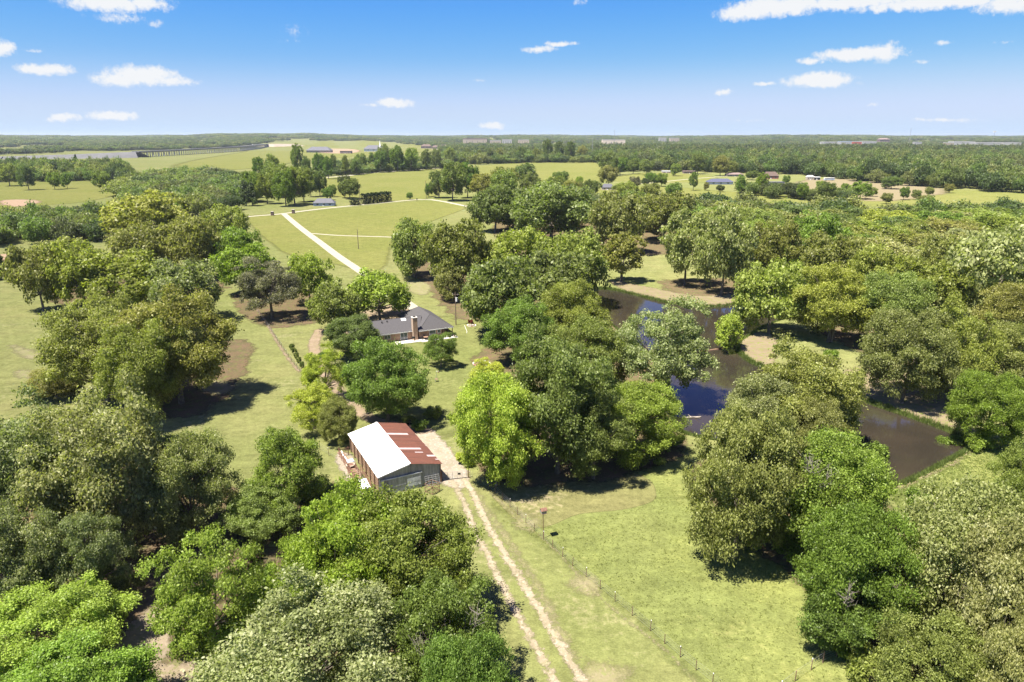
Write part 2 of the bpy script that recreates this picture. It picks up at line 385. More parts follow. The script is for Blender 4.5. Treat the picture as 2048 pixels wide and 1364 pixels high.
# leaf litter under the groves
litter = [[(290, 700), (450, 680), (505, 690), (480, 760), (400, 830), (300, 830), (240, 780)],
          [(470, 590), (560, 575), (650, 600), (640, 640), (560, 655), (500, 640)],
          [(0, 960), (200, 930), (420, 960), (520, 1080), (480, 1200), (440, 1300), (330, 1364), (150, 1450), (-50, 1300)],
          [(960, 700), (1200, 640), (1340, 740), (1370, 890), (1200, 960), (1000, 965), (940, 900), (985, 800)],
          [(1330, 560), (1480, 560), (1500, 590), (1400, 596), (1340, 585)],
          [(1380, 950), (1500, 900), (1750, 1000), (1950, 1100), (1900, 1400), (1740, 1350), (1660, 1210), (1480, 1080)],
          [(1720, 790), (1800, 770), (1920, 780), (1960, 830), (1900, 850), (1800, 830)],
          [(540, 1000), (700, 970), (900, 1060), (930, 1200), (950, 1400), (800, 1500), (500, 1450), (480, 1250)],
          [(800, 520), (900, 530), (1100, 560), (1190, 580), (1180, 640), (940, 640), (880, 600)],
          [(120, 560), (330, 530), (440, 560), (420, 590), (250, 600), (120, 612)],
          [(1500, 480), (1700, 470), (2100, 480), (2100, 570), (1900, 570), (1600, 530), (1500, 530)],
 [(1640, 660), (1720, 650), (1900, 700), (1900, 740), (1760, 720)],
          [(1000, 430), (1200, 425), (1500, 430), (1540, 500), (1300, 510), (1050, 520)]]
for L in litter:
    y0 = max(p[1] for p in L); patch('leaf_litter', L, 1.2 if y0 > 650 else 3, .022 if y0 > 650 else .03, M_wood_floor, 2.5 if y0 > 650 else 5)
# barn yard, tracks and roads
patch('barn_yard', [(815, 850), (850, 852), (885, 880), (905, 905), (928, 935), (938, 958), (930, 975), (905, 975), (878, 960), (850, 905)], .5, .034, M_yard, 1.0)
patch('barn_yard', [(672, 915), (695, 905), (712, 930), (742, 985), (715, 985), (690, 955)], .5, .034, M_yard, .9)
trail('wheel_rut', [(903, 962), (918, 985), (938, 1030), (952, 1070), (975, 1110), (1005, 1170), (1040, 1240), (1075, 1300), (1110, 1364), (1150, 1440)], .38, .3, .045, M_rut, .6)
trail('wheel_rut', [(928, 960), (945, 985), (968, 1035), (985, 1068), (1010, 1110), (1045, 1165), (1085, 1230), (1120, 1290), (1165, 1364), (1210, 1440)], .45, .3, .050, M_rut, .6)
M_verge = earth('worn_verge', (.215, .19, .11), (.175, .17, .075), (.27, .22, .15), (.7, 1.6, .2), (.18, .20, .07), .7)
trail('worn_grass_strip', [(950, 985), (1000, 1060), (1060, 1150), (1110, 1240), (1150, 1330), (1180, 1440)], .35, .5, .036, M_verge, 1.3)
trail('fence_line_track', [(975, 980), (1040, 1040), (1105, 1095), (1175, 1170), (1240, 1230), (1330, 1300), (1400, 1375)], .12, .35, .045, M_verge, .5)
trail('dirt_driveway', [(640, 660), (628, 690), (640, 730), (672, 775), (705, 812), (745, 838), (800, 852), (850, 862)], 1.3, .6, .040, M_reddirt, 1.0)
patch('bare_dirt', [(690, 640), (720, 625), (800, 605), (830, 612), (800, 640), (740, 650), (700, 665)], .8, .036, M_reddirt, 1.5)
trail('fence_line_track', [(515, 620), (535, 650), (552, 680), (575, 715), (600, 745)], .3, .5, .040, M_reddirt, .9)
trail('faint_trail', [(425, 795), (408, 840), (398, 870), (385, 915)], .08, .35, .036, M_verge, .5)
for q_ in ([(20, 690), (60, 700), (90, 712), (50, 716)], [(40, 740), (75, 745), (60, 756), (30, 752)], [(420, 760), (470, 772), (440, 790), (400, 778)], [(1180, 1330), (1260, 1345), (1230, 1380), (1160, 1370)], [(1040, 1030), (1075, 1040), (1060, 1060), (1030, 1050)], [(1160, 1150), (1200, 1165), (1180, 1190), (1140, 1170)], [(820, 560), (860, 570), (850, 590), (815, 580)]):
    patch('worn_patch', q_, .6, .0355, M_verge, 2.2)
patch('bare_dirt', [(270, 1240), (330, 1200), (345, 1290), (320, 1330), (440, 1310), (430, 1345), (350, 1370), (260, 1420), (200, 1320)], .6, .038, M_sand, 1.6)
trail('gravel_driveway', [(568, 428), (600, 455), (640, 485), (680, 515), (725, 545), (790, 590), (850, 632)], 1.9, .8, .045, M_gravel, .5)
trail('farm_track', [(625, 467), (680, 471), (775, 474), (850, 478)], 1.0, .8, .040, M_gravel, .8)
trail('gravel_road', [(380, 445), (500, 433), (560, 428), (640, 418), (740, 408), (840, 399), (880, 402), (935, 413)], 1.9, 1.0, .050, M_gravel, .8)
trail('gravel_road', [(640, 356), (690, 352), (740, 346), (800, 342), (880, 336)], 4, 3, .06, M_gravel, 2.5)
trail('farm_track', [(1200, 372), (1300, 366), (1380, 358), (1460, 352)], 1.6, 2, .06, M_gravel, 1.6)
patch('red_dirt_road', [(-40, 512), (60, 505), (100, 500), (90, 508), (20, 520), (-40, 525)], 1.5, .04, M_far_dirt, 2)
patch('pond_bank', [(1215, 560), (1300, 575), (1400, 592), (1500, 585), (1512, 600), (1440, 616), (1350, 610), (1270, 590)], 1, .035, M_bank, 2)
patch('pond_bank', [(1475, 680), (1530, 665), (1560, 690), (1540, 730), (1490, 722)], .8, .035, M_bank, 1.5)
patch('pond_bank', [(1690, 745), (1760, 730), (1900, 790), (1950, 870), (1900, 862), (1760, 812), (1690, 785)], .8, .035, M_bank, 2)
trail('pond_bank', [(1790, 975), (1850, 950), (1920, 915), (1950, 893)], .6, .5, .035, M_bank, 1.0)
patch('bare_dirt', [(640, 297), (700, 298), (720, 302), (690, 307), (630, 304)], 8, .1, M_far_dirt, 15)

# water
wat, t, out = new_mat('muddy_water')
pos = t.new('ShaderNodeNewGeometry').outputs['Position']
p = t.new('ShaderNodeBsdfPrincipled')
t.l.new(t.mix(t.ramp(t.noise(pos, .08, 4), .4, .62), (.026, .022, .016), (.034, .027, .019)), p.inputs['Base Color'])
p.inputs['Roughness'].default_value = .04; p.inputs['IOR'].default_value = 1.45; p.inputs['Specular IOR Level'].default_value = .5
b_ = t.new('ShaderNodeBump'); b_.inputs['Strength'].default_value = .14; b_.inputs['Distance'].default_value = .06
t.l.new(t.noise(pos, 1.6, 4), b_.inputs['Height']); t.l.new(b_.outputs[0], p.inputs['Normal'])
t.l.new(p.outputs[0], out.inputs[0])
xs = np.arange(POND[:, 0].min() - 3, POND[:, 0].max() + 3, 1.5); ys = np.arange(POND[:, 1].min() - 3, POND[:, 1].max() + 3, 1.5)
X, Y = np.meshgrid(xs, ys); P_ = np.c_[X.ravel(), Y.ravel()]; sd = poly_sd(P_, POND); idx = np.arange(len(P_)).reshape(X.shape)
F = np.stack([idx[:-1, :-1], idx[:-1, 1:], idx[1:, 1:], idx[1:, :-1]], -1).reshape(-1, 4); F = F[(sd[F] > -1.6).any(1)]
used, inv = np.unique(F, return_inverse=True)
tag(link('pond_water', npmesh('pond_water', np.c_[P_[used], np.full(len(used), -.40)], inv.reshape(F.shape), wat)), kind='structure')

# ------------------------------------------------------------------ trees
def leaf_mat(name, rand=False):
    m, t, out = new_mat(name)
    oi = t.new('ShaderNodeObjectInfo'); v = t.new('ShaderNodeAttribute', attribute_name='v').outputs['Fac']
    if rand:
        cr = t.new('ShaderNodeValToRGB'); e = cr.color_ramp; e.interpolation = 'LINEAR'
        cols = [(0, (.040, .056, .022)), (.2, (.060, .085, .026)), (.4, (.095, .110, .032)), (.6, (.072, .108, .026)), (.8, (.135, .142, .048)), (1, (.056, .066, .032))]
        e.elements[0].color = (*cols[0][1], 1); e.elements[1].position = 1; e.elements[1].color = (*cols[-1][1], 1)
        cols = [(q_[0], tuple(x_ * rand for x_ in q_[1])) for q_ in cols]
        e.elements[0].color = (*cols[0][1], 1); e.elements[1].color = (*cols[-1][1], 1)
        for p_, c_ in cols[1:-1]: q = e.elements.new(p_); q.color = (*c_, 1)
        t.l.new(oi.outputs['Random'], cr.inputs[0]); base = cr.outputs[0]; al = None
    else: base = oi.outputs['Color']; al = oi.outputs['Alpha']
    c = t.mul(base, t.ramp(v, 0, 1, .55, 1.45))
    if al is not None:
        pale = t.math('MULTIPLY', t.ramp(v, .55, .95), al)
        c = t.mix(pale, c, (.40, .38, .24))
        hs = t.new('ShaderNodeHueSaturation'); t.l.new(c, hs.inputs['Color'])
        t.l.new(t.ramp(oi.outputs['Random'], 0, 1, .496, .512), hs.inputs['Hue']); t.l.new(t.ramp(oi.outputs['Random'], 0, 1, 1.1, .9), hs.inputs['Value']); c = hs.outputs[0]
    p = t.new('ShaderNodeBsdfPrincipled'); t.l.new(c, p.inputs['Base Color']); p.inputs['Roughness'].default_value = .45
    p.inputs['Specular IOR Level'].default_value = .28
    tl = t.new('ShaderNodeBsdfTranslucent'); t.l.new(t.mix(1.0, c, (1.15, 1.3, .5), 'MULTIPLY'), tl.inputs[0])
    mx = t.new('ShaderNodeMixShader'); mx.inputs[0].default_value = .46
    t.l.new(p.outputs[0], mx.inputs[1]); t.l.new(tl.outputs[0], mx.inputs[2]); t.l.new(mx.outputs[0], out.inputs[0]); return m
M_leaf = leaf_mat('leaves'); M_leaf_far = leaf_mat('distant_leaves', 1.4); M_leaf_mid = leaf_mat('wood_leaves', 1.85)
M_bark = simple('bark', (.15, .125, .10), .9, var=.35, scale=3, bump=.5)
M_twig = simple('bare_twig', (.22, .19, .16), .9, var=.2)
M_dead = simple('weathered_dead_wood', (.36, .31, .26), .9, var=.25, scale=3)

def unit(n):
    v = rng.normal(size=(n, 3)); return v / np.linalg.norm(v, axis=1)[:, None]
def leaf_quads(C, N, size, jit=.5, aspect=1.5):
    n = len(C); a = np.cross(N, unit(n)); a /= np.linalg.norm(a, axis=1)[:, None] + 1e-9; b = np.cross(N, a)
    s_ = size * rng.uniform(1 - jit, 1 + jit, (n, 1)); L = a * s_ * aspect * .5; w = b * s_ * .5
    fold = N * s_ * .15
    V = np.stack([C - L, C + w * .9 - L * .05 + fold, C + L, C - w * .9 + L * .1 + fold], 1).reshape(-1, 3)
    return V, np.arange(n * 4).reshape(-1, 4)
def crown_points(R, Hc, cb, shape, lobes, clumps, per, rc):
    "leaf positions and normals: lobes carrying clumps carrying leaves"
    Ce, Nn, Vv, cl = [], [], [], []
    V = (Hc - cb) / 2; zc = cb + V
    ga = math.pi * (3 - math.sqrt(5))
    far = R == 1
    for i in range(lobes):
        u = (i + .5) / lobes; z = 1 - 1.72 * u; rr = math.sqrt(max(0, 1 - z * z)); an = i * ga + rng.uniform(-.6, .6)
        k = (rng.uniform(.18, .42) if far else rng.uniform(.42, .80)) if i else .42
        d = np.array([rr * math.cos(an), rr * math.sin(an), z])
        if shape == 'cone': s_ = max(.18, .5 - .42 * z); d = np.array([math.cos(an) * s_ * 1.2, math.sin(an) * s_ * 1.2, z * 1.35])
        lc = d * k * np.array([R, R, V]) + np.array([0, 0, zc]); lr = np.array([R, R, V * .95]) * (rng.uniform(.50, .62) if far else rng.uniform(.26, .46) * (1.25 - .45 * k))
        if shape == 'cone': lr *= .72
        dd = unit(clumps * 3); out = lc - np.array([0, 0, zc]); out = out / (np.linalg.norm(out) + 1e-6)
        dd = dd[(dd @ out) > -.45][:clumps]
        for q in dd: cl.append((lc + q * lr * rng.uniform(.55, 1.2), (q * .6 + out * .4)))
    for c, o in cl:
        r = rc * rng.uniform(.5, 1.4); n = int(per * (r / rc) ** 1.5)
        d = unit(n * 2); d = d[(d @ o + .5 * d[:, 2] + .45) > rng.uniform(-.35, .45, len(d))][:n]
        rad = r * np.clip(rng.normal(.82, .30, (len(d), 1)), .15, 1.6)
        fl = rng.uniform(.5, .9)
        Ce.append(c + d * rad * np.array([1.15, 1.15, fl])); nn = d * .42 + np.array([0, 0, .5]) + unit(len(d)) * .8
        Nn.append(nn / (np.linalg.norm(nn, axis=1)[:, None] + 1e-9))
        Vv.append(np.clip(rng.normal(.5, .24, len(d)) + rng.normal(0, .13), 0, 1))
    C = np.concatenate(Ce); C[:, 2] = np.maximum(C[:, 2], .02 * Hc)
    return C, np.concatenate(Nn), np.concatenate(Vv), cl
def crown_mesh(name, leafsize, mat, **k):
    C, N, v, cl = crown_points(**k)
    V, F = leaf_quads(C, N, leafsize); me = npmesh(name, V, F, mat)
    at = me.attributes.new('v', 'FLOAT', 'FACE'); at.data.foreach_set('value', v.astype(np.float32)); return me, cl
def tubes(segs, n=5):
    V = []; F = []
    for (p, q, r1, r2) in segs:
        p = np.array(p, float); q = np.array(q, float); d = q - p; d /= np.linalg.norm(d) + 1e-9
        a = np.cross(d, [0.3, .5, .81]); a /= np.linalg.norm(a); c = np.cross(d, a); b = len(V)
        an = np.arange(n) * 2 * math.pi / n
        for o, r in ((p, r1), (q, r2)): V += list(o + np.outer(np.cos(an), a) * r + np.outer(np.sin(an), c) * r)
        F += [(b + i, b + (i + 1) % n, b + n + (i + 1) % n, b + n + i) for i in range(n)]
    return np.array(V), np.array(F)
def trunk_mesh(name, R, H, cb, cl, limbs=9, twigs=26, r0=.028, mat=None):
    segs = []; p = np.array([0, 0, -.3]); hz = cb + (H - cb) * .22; lean = rng.uniform(-.4, .4, 2)
    m1 = np.array([lean[0] * .4, lean[1] * .4, hz * .5]); top = np.array([lean[0], lean[1], hz])
    r = H * r0; segs += [(p, m1, r * 1.25, r), (m1, top, r, r * .8)]
    tips = []
    for i in range(limbs):
        c, o = cl[rng.integers(len(cl))]; mid = top + (c - top) * .45 + np.array([0, 0, -.06 * H]) * rng.uniform(-1, 1)
        segs += [(top, mid, r * .5, r * .3), (mid, c, r * .3, r * .08)]; tips.append(mid)
    for i in range(twigs):
        c, o = cl[rng.integers(len(cl))]; m_ = min(tips, key=lambda q: np.linalg.norm(q - c)); segs.append((m_, c, r * .18, r * .05))
    V, F = tubes(segs); return npmesh(name, V, F, mat or M_bark, smooth=True)

PROTO = {}
def proto(key, R, H, cbf, shape, lobes, clumps, per, rc, leaf, mat=None, **tk):
    cb = H * cbf; me, cl = crown_mesh('crown', leaf, mat or M_leaf, R=R, Hc=H, cb=cb, shape=shape, lobes=lobes, clumps=clumps, per=per, rc=rc)
    tr = trunk_mesh('trunk', R, H, cb, cl, **tk)
    n = len(me.vertices); co = np.empty(n * 3, np.float32); me.vertices.foreach_get('co', co); co = co.reshape(-1, 3)
    re = np.percentile(np.hypot(co[:, 0], co[:, 1]), 98); he = np.percentile(co[:, 2], 99.7)
    PROTO.setdefault(key, []).append((me, tr, re, he))
for i in range(6): proto('near', 8, 13, .03, 'round', 24, 13, 300, .95, .172, twigs=60)
for i in range(3): proto('near_tall', 6, 14, .05, 'round', 20, 12, 260, .85, .168, twigs=50)
for i in range(3): proto('near_loose', 7, 12, .06, 'round', 24, 7, 265, .85, .168, limbs=14, twigs=90)
for i in range(6): proto('mid', 8, 12.5, .05, 'round', 18, 11, 78, 1.15, .38)
for i in range(3): proto('mid_tall', 5.5, 13, .06, 'round', 15, 10, 62, .95, .36)
for i in range(5): proto('small', 8, 12, .08, 'round', 13, 8, 38, 1.5, .80, limbs=4, twigs=0)
for i in range(3): proto('cone', 3.2, 10, .03, 'cone', 12, 9, 45, .8, .42)
for i in range(3): proto('bush', 2.2, 2.6, .02, 'round', 7, 9, 60, .42, .18, limbs=5, twigs=6)

TINT = dict(olive=(.225, .232, .058, .25), green=(.160, .225, .038, .05), bright=(.225, .295, .042, .05), lime=(.385, .43, .062, .2), yel=(.245, .280, .050, .2),
            pale=(.268, .288, .104, .55), grey=(.218, .240, .082, .42), dark=(.150, .188, .046, .1), pine=(.100, .125, .042, 0.), purple=(.19, .18, .10, .3), mid=(.200, .240, .050, .15))
def solve(x0, x1, yt, yb, cbf=.10, amin=.55, amax=1.7):
    "ground distance, height and radius of a crown whose outline spans these pixels"
    c, s_ = math.cos(PITCH), math.sin(PITCH); th = np.linspace(0, 2 * math.pi, 49)
    def ext(D, Ht):
        V = Ht * (1 - cbf) / 2; hc = Ht * cbf + V; z = depth(D, hc); R = (x1 - x0) / 2 * z / FPX
        yy = D + R * np.cos(th); zz = hc + V * np.sin(th); dd = yy * c + (CAM_H - zz) * s_
        v = 682 + FPX * ((CAM_H - zz) * c - yy * s_) / dd; return v.min(), v.max(), R
    best = None
    for asp in np.linspace(amin, amax, 24):
        lo, hi = 20., 6000.
        for _ in range(50):
            D = math.sqrt(lo * hi); z = depth(D); R = (x1 - x0) / 2 * z / FPX; Ht = 2 * R * asp
            if Ht > 40: Ht = 40
            a, b, R = ext(D, Ht)
            if a > yt: lo = D
            else: hi = D
        e = abs(b - yb)
        if best is None or e < best[0]: best = (e, D, Ht, R)
    _, D, Ht, R = best; z = depth(D, Ht * .5); x = ((x0 + x1) / 2 - 1024) / FPX * z
    return x, D, Ht, R
tree_cnt = 0
SITES = []        # (x, y, R) of the trees that stand, so that fill trees keep off them
def plant(x, y, Ht, R, kind, form=None, label=None, group=None, name='broadleaf_tree', cat='tree', seed=None):
    global tree_cnt
    tree_cnt += 1; r_ = random.Random(seed if seed is not None else tree_cnt * 17 + 3)
    z = depth(y)
    if form is None: form = 'near' if z < 175 else 'mid' if z < 420 else 'small'
    me, tr, re, he = r_.choice(PROTO[form])
    root = empty(name, (x, y, float(height(x, y))), r_.uniform(0, 6.28), label, cat, group)
    e_ = r_.uniform(.94, 1.06)
    root.scale = (R / re * e_, R / re / e_, Ht / he)
    c = TINT[kind]; k = r_.uniform(.9, 1.1)
    cr = link('crown', me, root); cr.color = (c[0] * k * r_.uniform(.93, 1.07), c[1] * k, c[2] * k * r_.uniform(.85, 1.2), c[3])
    link('trunk', tr, root)
    SITES.append((x, y, R)); return root

# each: outline on the full-size photograph x0, x1, top, bottom, tint, form, label
T = [
 # bottom left
 (-110, 160, 800, 1110, 'grey', None, 'grey-green tree cut by the left edge of the picture, above the bright low trees'),
 (80, 350, 768, 1110, 'grey', None, 'large grey-green oak with pale leaf tips at lower left, below the big olive grove'),
 (290, 468, 868, 1085, 'grey', None, 'grey-green oak standing over bare shady ground, left of the slim green tree'),
 (-60, 125, 1010, 1240, 'grey', None, 'small dark grey-green tree at the left edge over the bright bushes'),
 (115, 262, 1010, 1210, 'grey', 'near_loose', 'loose grey-green tree with dark gaps beside the leafy shade at lower left'),
 (-40, 245, 1150, 1370, 'bright', None, 'bright green low tree behind the front one in the bottom left corner'),
 (-40, 285, 1262, 1520, 'bright', None, 'bright green tree filling the bottom left corner'),
 (312, 532, 1065, 1330, 'bright', 'near_loose', 'bright green open tree alone in the lower left clearing'),
 (450, 605, 960, 1090, 'mid', 'near', 'small mid-green tree beside the slim tree left of the barn'),
 (503, 648, 848, 1045, 'green', 'near_tall', 'slim green tree with a bare lower trunk, left of the barn'),
 (600, 700, 960, 1030, 'dark', 'near', 'low dark green tree in the shade left of the barn front'),
 (590, 860, 965, 1240, 'bright', None, 'yellow-green tree directly below the barn front'),
 (690, 950, 990, 1270, 'mid', None, 'broad mid-green tree reaching out over the wheel track below the barn'),
 (540, 700, 1060, 1250, 'bright', None, 'bright green tree on the left flank of the clump below the barn'),
 (430, 810, 1148, 1520, 'pale', None, 'big pale silvery-green oak at the bottom edge, left of the wheel track'),
 (785, 1000, 1150, 1420, 'mid', 'near_loose', 'mid-green tree with bare grey twigs beside the wheel track at the bottom'),
 (840, 1030, 1265, 1560, 'green', None, 'green tree at the bottom edge nearest the wheel track'),
 (415, 525, 1290, 1400, 'bright', 'near', 'small bright green tree at the bottom edge left of the pale oak'),
 # bottom right
 (1362, 1605, 815, 1115, 'olive', None, 'olive oak with pale tips above the meadow, left of the round green tree'),
 (1525, 1785, 868, 1130, 'bright', None, 'round bright green tree in front of the pond'),
 (1600, 1830, 1010, 1290, 'green', None, 'green tree right of the meadow below the round bright tree'),
 (1600, 1800, 1130, 1330, 'green', 'near_loose', 'dark green tree overhanging the lower right corner of the meadow'),
 (1790, 2100, 965, 1330, 'pale', None, 'large pale silvery tree at lower right below the grassy dam'),
 (1900, 2180, 1050, 1440, 'pale', None, 'pale silvery tree cut by the right edge near the bottom'),
 (1745, 1975, 1230, 1500, 'mid', None, 'mid-green tree at the bottom edge, right of the meadow'),
 (1920, 2140, 1220, 1560, 'pale', None, 'pale tree in the bottom right corner'),
 (1990, 2150, 880, 1040, 'mid', None, 'mid-green tree at the right edge where the dam ends'),
 (1440, 1620, 745, 905, 'pale', None, 'pale green oak leaning over the left shore of the pond basin'),
 (1490, 1735, 668, 900, 'olive', None, 'olive oak between the two arms of the pond'),
 (1560, 1690, 790, 940, 'olive', None, 'small olive tree at the edge of the brown pond water'),
 (1425, 1560, 850, 1010, 'olive', None, 'olive tree between the pond and the meadow oak'),
 # centre
 (905, 1085, 745, 970, 'lime', None, 'lime-yellow maple beside the farm gate'),
 (940, 1020, 718, 800, 'lime', 'near_tall', 'lime-yellow maple top rising behind the gate maple'),
 (1000, 1235, 660, 940, 'dark', None, 'large dark green oak behind the lime maple'),
 (1110, 1270, 780, 960, 'dark', 'near_loose', 'dark green tree shading the top of the meadow'),
 (1185, 1362, 765, 925, 'bright', None, 'saturated green tree left of the blue pond water'),
 (1225, 1425, 600, 800, 'pale', 'near_loose', 'pale olive tree hanging over the pond'),
 (1090, 1250, 640, 800, 'mid', None, 'mid-green tree left of the pale pond tree'),
 (965, 1110, 600, 730, 'green', None, 'green tree right of the house lawn'),
 (1060, 1215, 560, 700, 'mid', None, 'mid-green tree beside the upper pond arm'),
 (910, 1080, 515, 670, 'dark', None, 'dark green oak behind the utility pole of the house'),
 (1040, 1200, 500, 620, 'dark', None, 'dark green tree at the head of the pond'),
 (960, 1110, 455, 590, 'yel', None, 'yellow-olive oak behind the dark house oaks'),
 (1070, 1215, 462, 600, 'yel', None, 'yellow-olive oak left of the pond clearing'),
 (845, 975, 440, 585, 'olive', None, 'olive oak right of the mown field'),
 (776, 880, 440, 553, 'mid', 'mid', 'mid-green tree at the edge of the mown field with its trunk in view'),
 (865, 930, 530, 600, 'olive', 'mid', 'small olive tree beyond the house roof'),
 (1200, 1290, 465, 562, 'olive', 'mid_tall', 'slim olive tree standing alone at the left of the pond clearing'),
 (1320, 1430, 420, 565, 'pale', None, 'broad pale oak behind the pond clearing'),
 (1390, 1510, 415, 585, 'pale', None, 'broad pale oak casting shade on the pond clearing'),
 (1425, 1492, 617, 695, 'lime', 'mid_tall', 'small lime-green willow at the pond spit'),
 # house
 (614, 720, 562, 665, 'mid', None, 'mid-green spreading tree left of the house'),
 (690, 826, 540, 642, 'bright', None, 'bright green tree behind the house roof'),
 (655, 765, 632, 715, 'dark', None, 'dark green tree at the left end of the house'),
 (692, 852, 676, 845, 'green', None, 'large green tree in front of the house'),
 (600, 690, 690, 800, 'lime', 'near_loose', 'loose lime-green tree over the red dirt driveway'),
 (570, 680, 760, 860, 'lime', 'near_loose', 'lower lime-green tree left of the driveway'),
 (638, 712, 797, 888, 'olive', None, 'small olive tree at the back corner of the barn'),
 (846, 916, 662, 732, 'green', 'near_loose', 'small green lawn tree beside the house patio'),
 (478, 600, 515, 632, 'purple', 'near_loose', 'grey-purple thinly leaved tree above the left lane'),
 (570, 662, 508, 605, 'bright', None, 'bright green tree beside the grey-purple tree'),
 # left
 (85, 310, 590, 800, 'olive', None, 'left olive oak of the big grove in the left pasture'),
 (235, 458, 575, 808, 'olive', None, 'right olive oak of the big grove casting shade to the right'),
 (200, 380, 640, 830, 'yel', None, 'yellow-olive oak at the front of the big grove'),
 (55, 160, 735, 800, 'olive', None, 'small olive tree at the left foot of the big grove'),
 (20, 130, 490, 618, 'olive', None, 'olive tree at the left end of the upper left grove'),
 (105, 215, 480, 612, 'yel', None, 'lime-tinged tree second from the left in the upper left grove'),
 (165, 350, 505, 615, 'yel', None, 'spreading olive-yellow oak in the upper left grove'),
 (300, 440, 520, 640, 'grey', None, 'thin grey-green tree between the two left groves'),
 (330, 440, 430, 552, 'olive', None, 'olive oak above the thin grey-green tree'),
 (210, 375, 385, 500, 'olive', None, 'large brownish olive oak in the upper left wood'),
 (225, 340, 450, 560, 'olive', None, 'olive oak below the brownish one at left'),
 (425, 525, 455, 545, 'green', 'mid', 'green tree on the left side of the mown field'),
 (430, 540, 490, 585, 'bright', 'mid', 'bright green tree at the bend of the left lane'),
 (410, 500, 410, 490, 'mid', None, 'mid-green tree at the corner of the county road'),
 (60, 175, 478, 560, 'olive', None, 'olive tree behind the lime-tinged one at left'),
 # right
 (1480, 1610, 525, 665, 'yel', None, 'yellow-olive tree at the left end of the far pond bank'),
 (1590, 1745, 530, 680, 'yel', None, 'yellow-olive tree with a dark trunk on the far pond bank'),
 (1700, 1840, 545, 690, 'mid', None, 'mid-green tree behind the bank of the brown pond arm'),
 (1735, 1900, 620, 800, 'olive', None, 'olive tree casting dark shade on the brown bank'),
 (1850, 1990, 600, 800, 'yel', 'near_loose', 'thin yellow-olive tree beside the fallen branches'),
 (1900, 2070, 455, 650, 'pale', None, 'big pale oak at the right edge'),
 (1905, 2050, 745, 890, 'bright', None, 'bright green tree at the right end of the pond'),
 (1950, 2110, 640, 800, 'olive', None, 'olive tree at the right edge above the pond end'),
 (1960, 2120, 560, 700, 'olive', None, 'olive tree at the right edge below the big pale oak'),
 (1500, 1600, 445, 560, 'olive', None, 'olive oak right of the pond clearing'),
 (1180, 1300, 385, 500, 'olive', None, 'olive oak above the pond clearing'),
 (1020, 1185, 365, 480, 'dark', None, 'large dark olive oak in the middle wood'),
 (940, 1040, 372, 462, 'dark', None, 'dark green tree left of the large dark olive oak'),
 (1270, 1390, 385, 480, 'olive', None, 'olive oak right above the pond clearing'),
 (1600, 1720, 468, 590, 'olive', None, 'olive oak behind the yellow-olive tree of the far pond bank'),
 (1795, 1925, 520, 655, 'mid', None, 'mid-green tree left of the big pale oak at the right edge'),
 (1700, 1800, 490, 610, 'yel', None, 'yellow-olive tree above the green tree of the brown pond arm'),
 (1580, 1680, 425, 535, 'green', None, 'green tree in the wood above the far pond bank'),
 (1840, 1930, 470, 570, 'olive', None, 'olive tree left above the big pale oak at the right edge'),
 (1330, 1430, 600, 640, 'pale', None, 'x'),
]
T = [q for q in T if q[6] != 'x']
for (x0, x1, yt, yb, kd, form, lab) in T:
    x, D, Ht, R = solve(x0, x1, yt, yb, .05); R *= 1.10 if (x0 > 1470 and yt < 660) else .96 if x0 > 1300 else 1.02
    nm = {'lime': 'maple_tree', 'olive': 'oak_tree', 'yel': 'oak_tree', 'pale': 'oak_tree', 'grey': 'oak_tree'}.get(kd, 'broadleaf_tree')
    if 'willow' in lab: nm = 'willow_tree'
    plant(x, D, Ht, R, kd, form, lab, 'trees around the farm and the pond', nm)

# bare branches standing out of three crowns
for o_ in [o for o in bpy.data.objects if 'label' in o and any(w in o['label'] for w in ('bare grey twigs', 'round bright green tree in front', 'overhanging the lower right', 'large pale silvery tree at lower right', 'left olive oak'))]:
    he_, re_ = 13.0, 8.0
    for s_ in range(3):
        an = random.uniform(3.6, 5.8) - o_.rotation_euler.z; bz = random.uniform(.45, .85) * he_; rr_ = re_ * random.uniform(.45, .8); c0 = np.array([math.cos(an) * rr_ * .8, math.sin(an) * rr_ * .8, bz - 1.5]); sg = []
        tip = c0 + np.array([math.cos(an) * 1.3, math.sin(an) * 1.3, 2.6]); sg.append((c0, tip, .06, .03))
        for k_ in range(14): q0 = c0 + (tip - c0) * random.uniform(.3, 1); q1 = q0 + np.array([random.uniform(-1.2, 1.2), random.uniform(-1.2, 1.2), random.uniform(.1, 1.2)]); sg += [(q0, q1, .03, .015), (q1, q1 + np.array([random.uniform(-.6, .6), random.uniform(-.6, .6), random.uniform(0, .6)]), .02, .01)]
        V, F = tubes(sg, 4); link('bare_branch', npmesh('bare_branch', V, F, M_twig), o_)
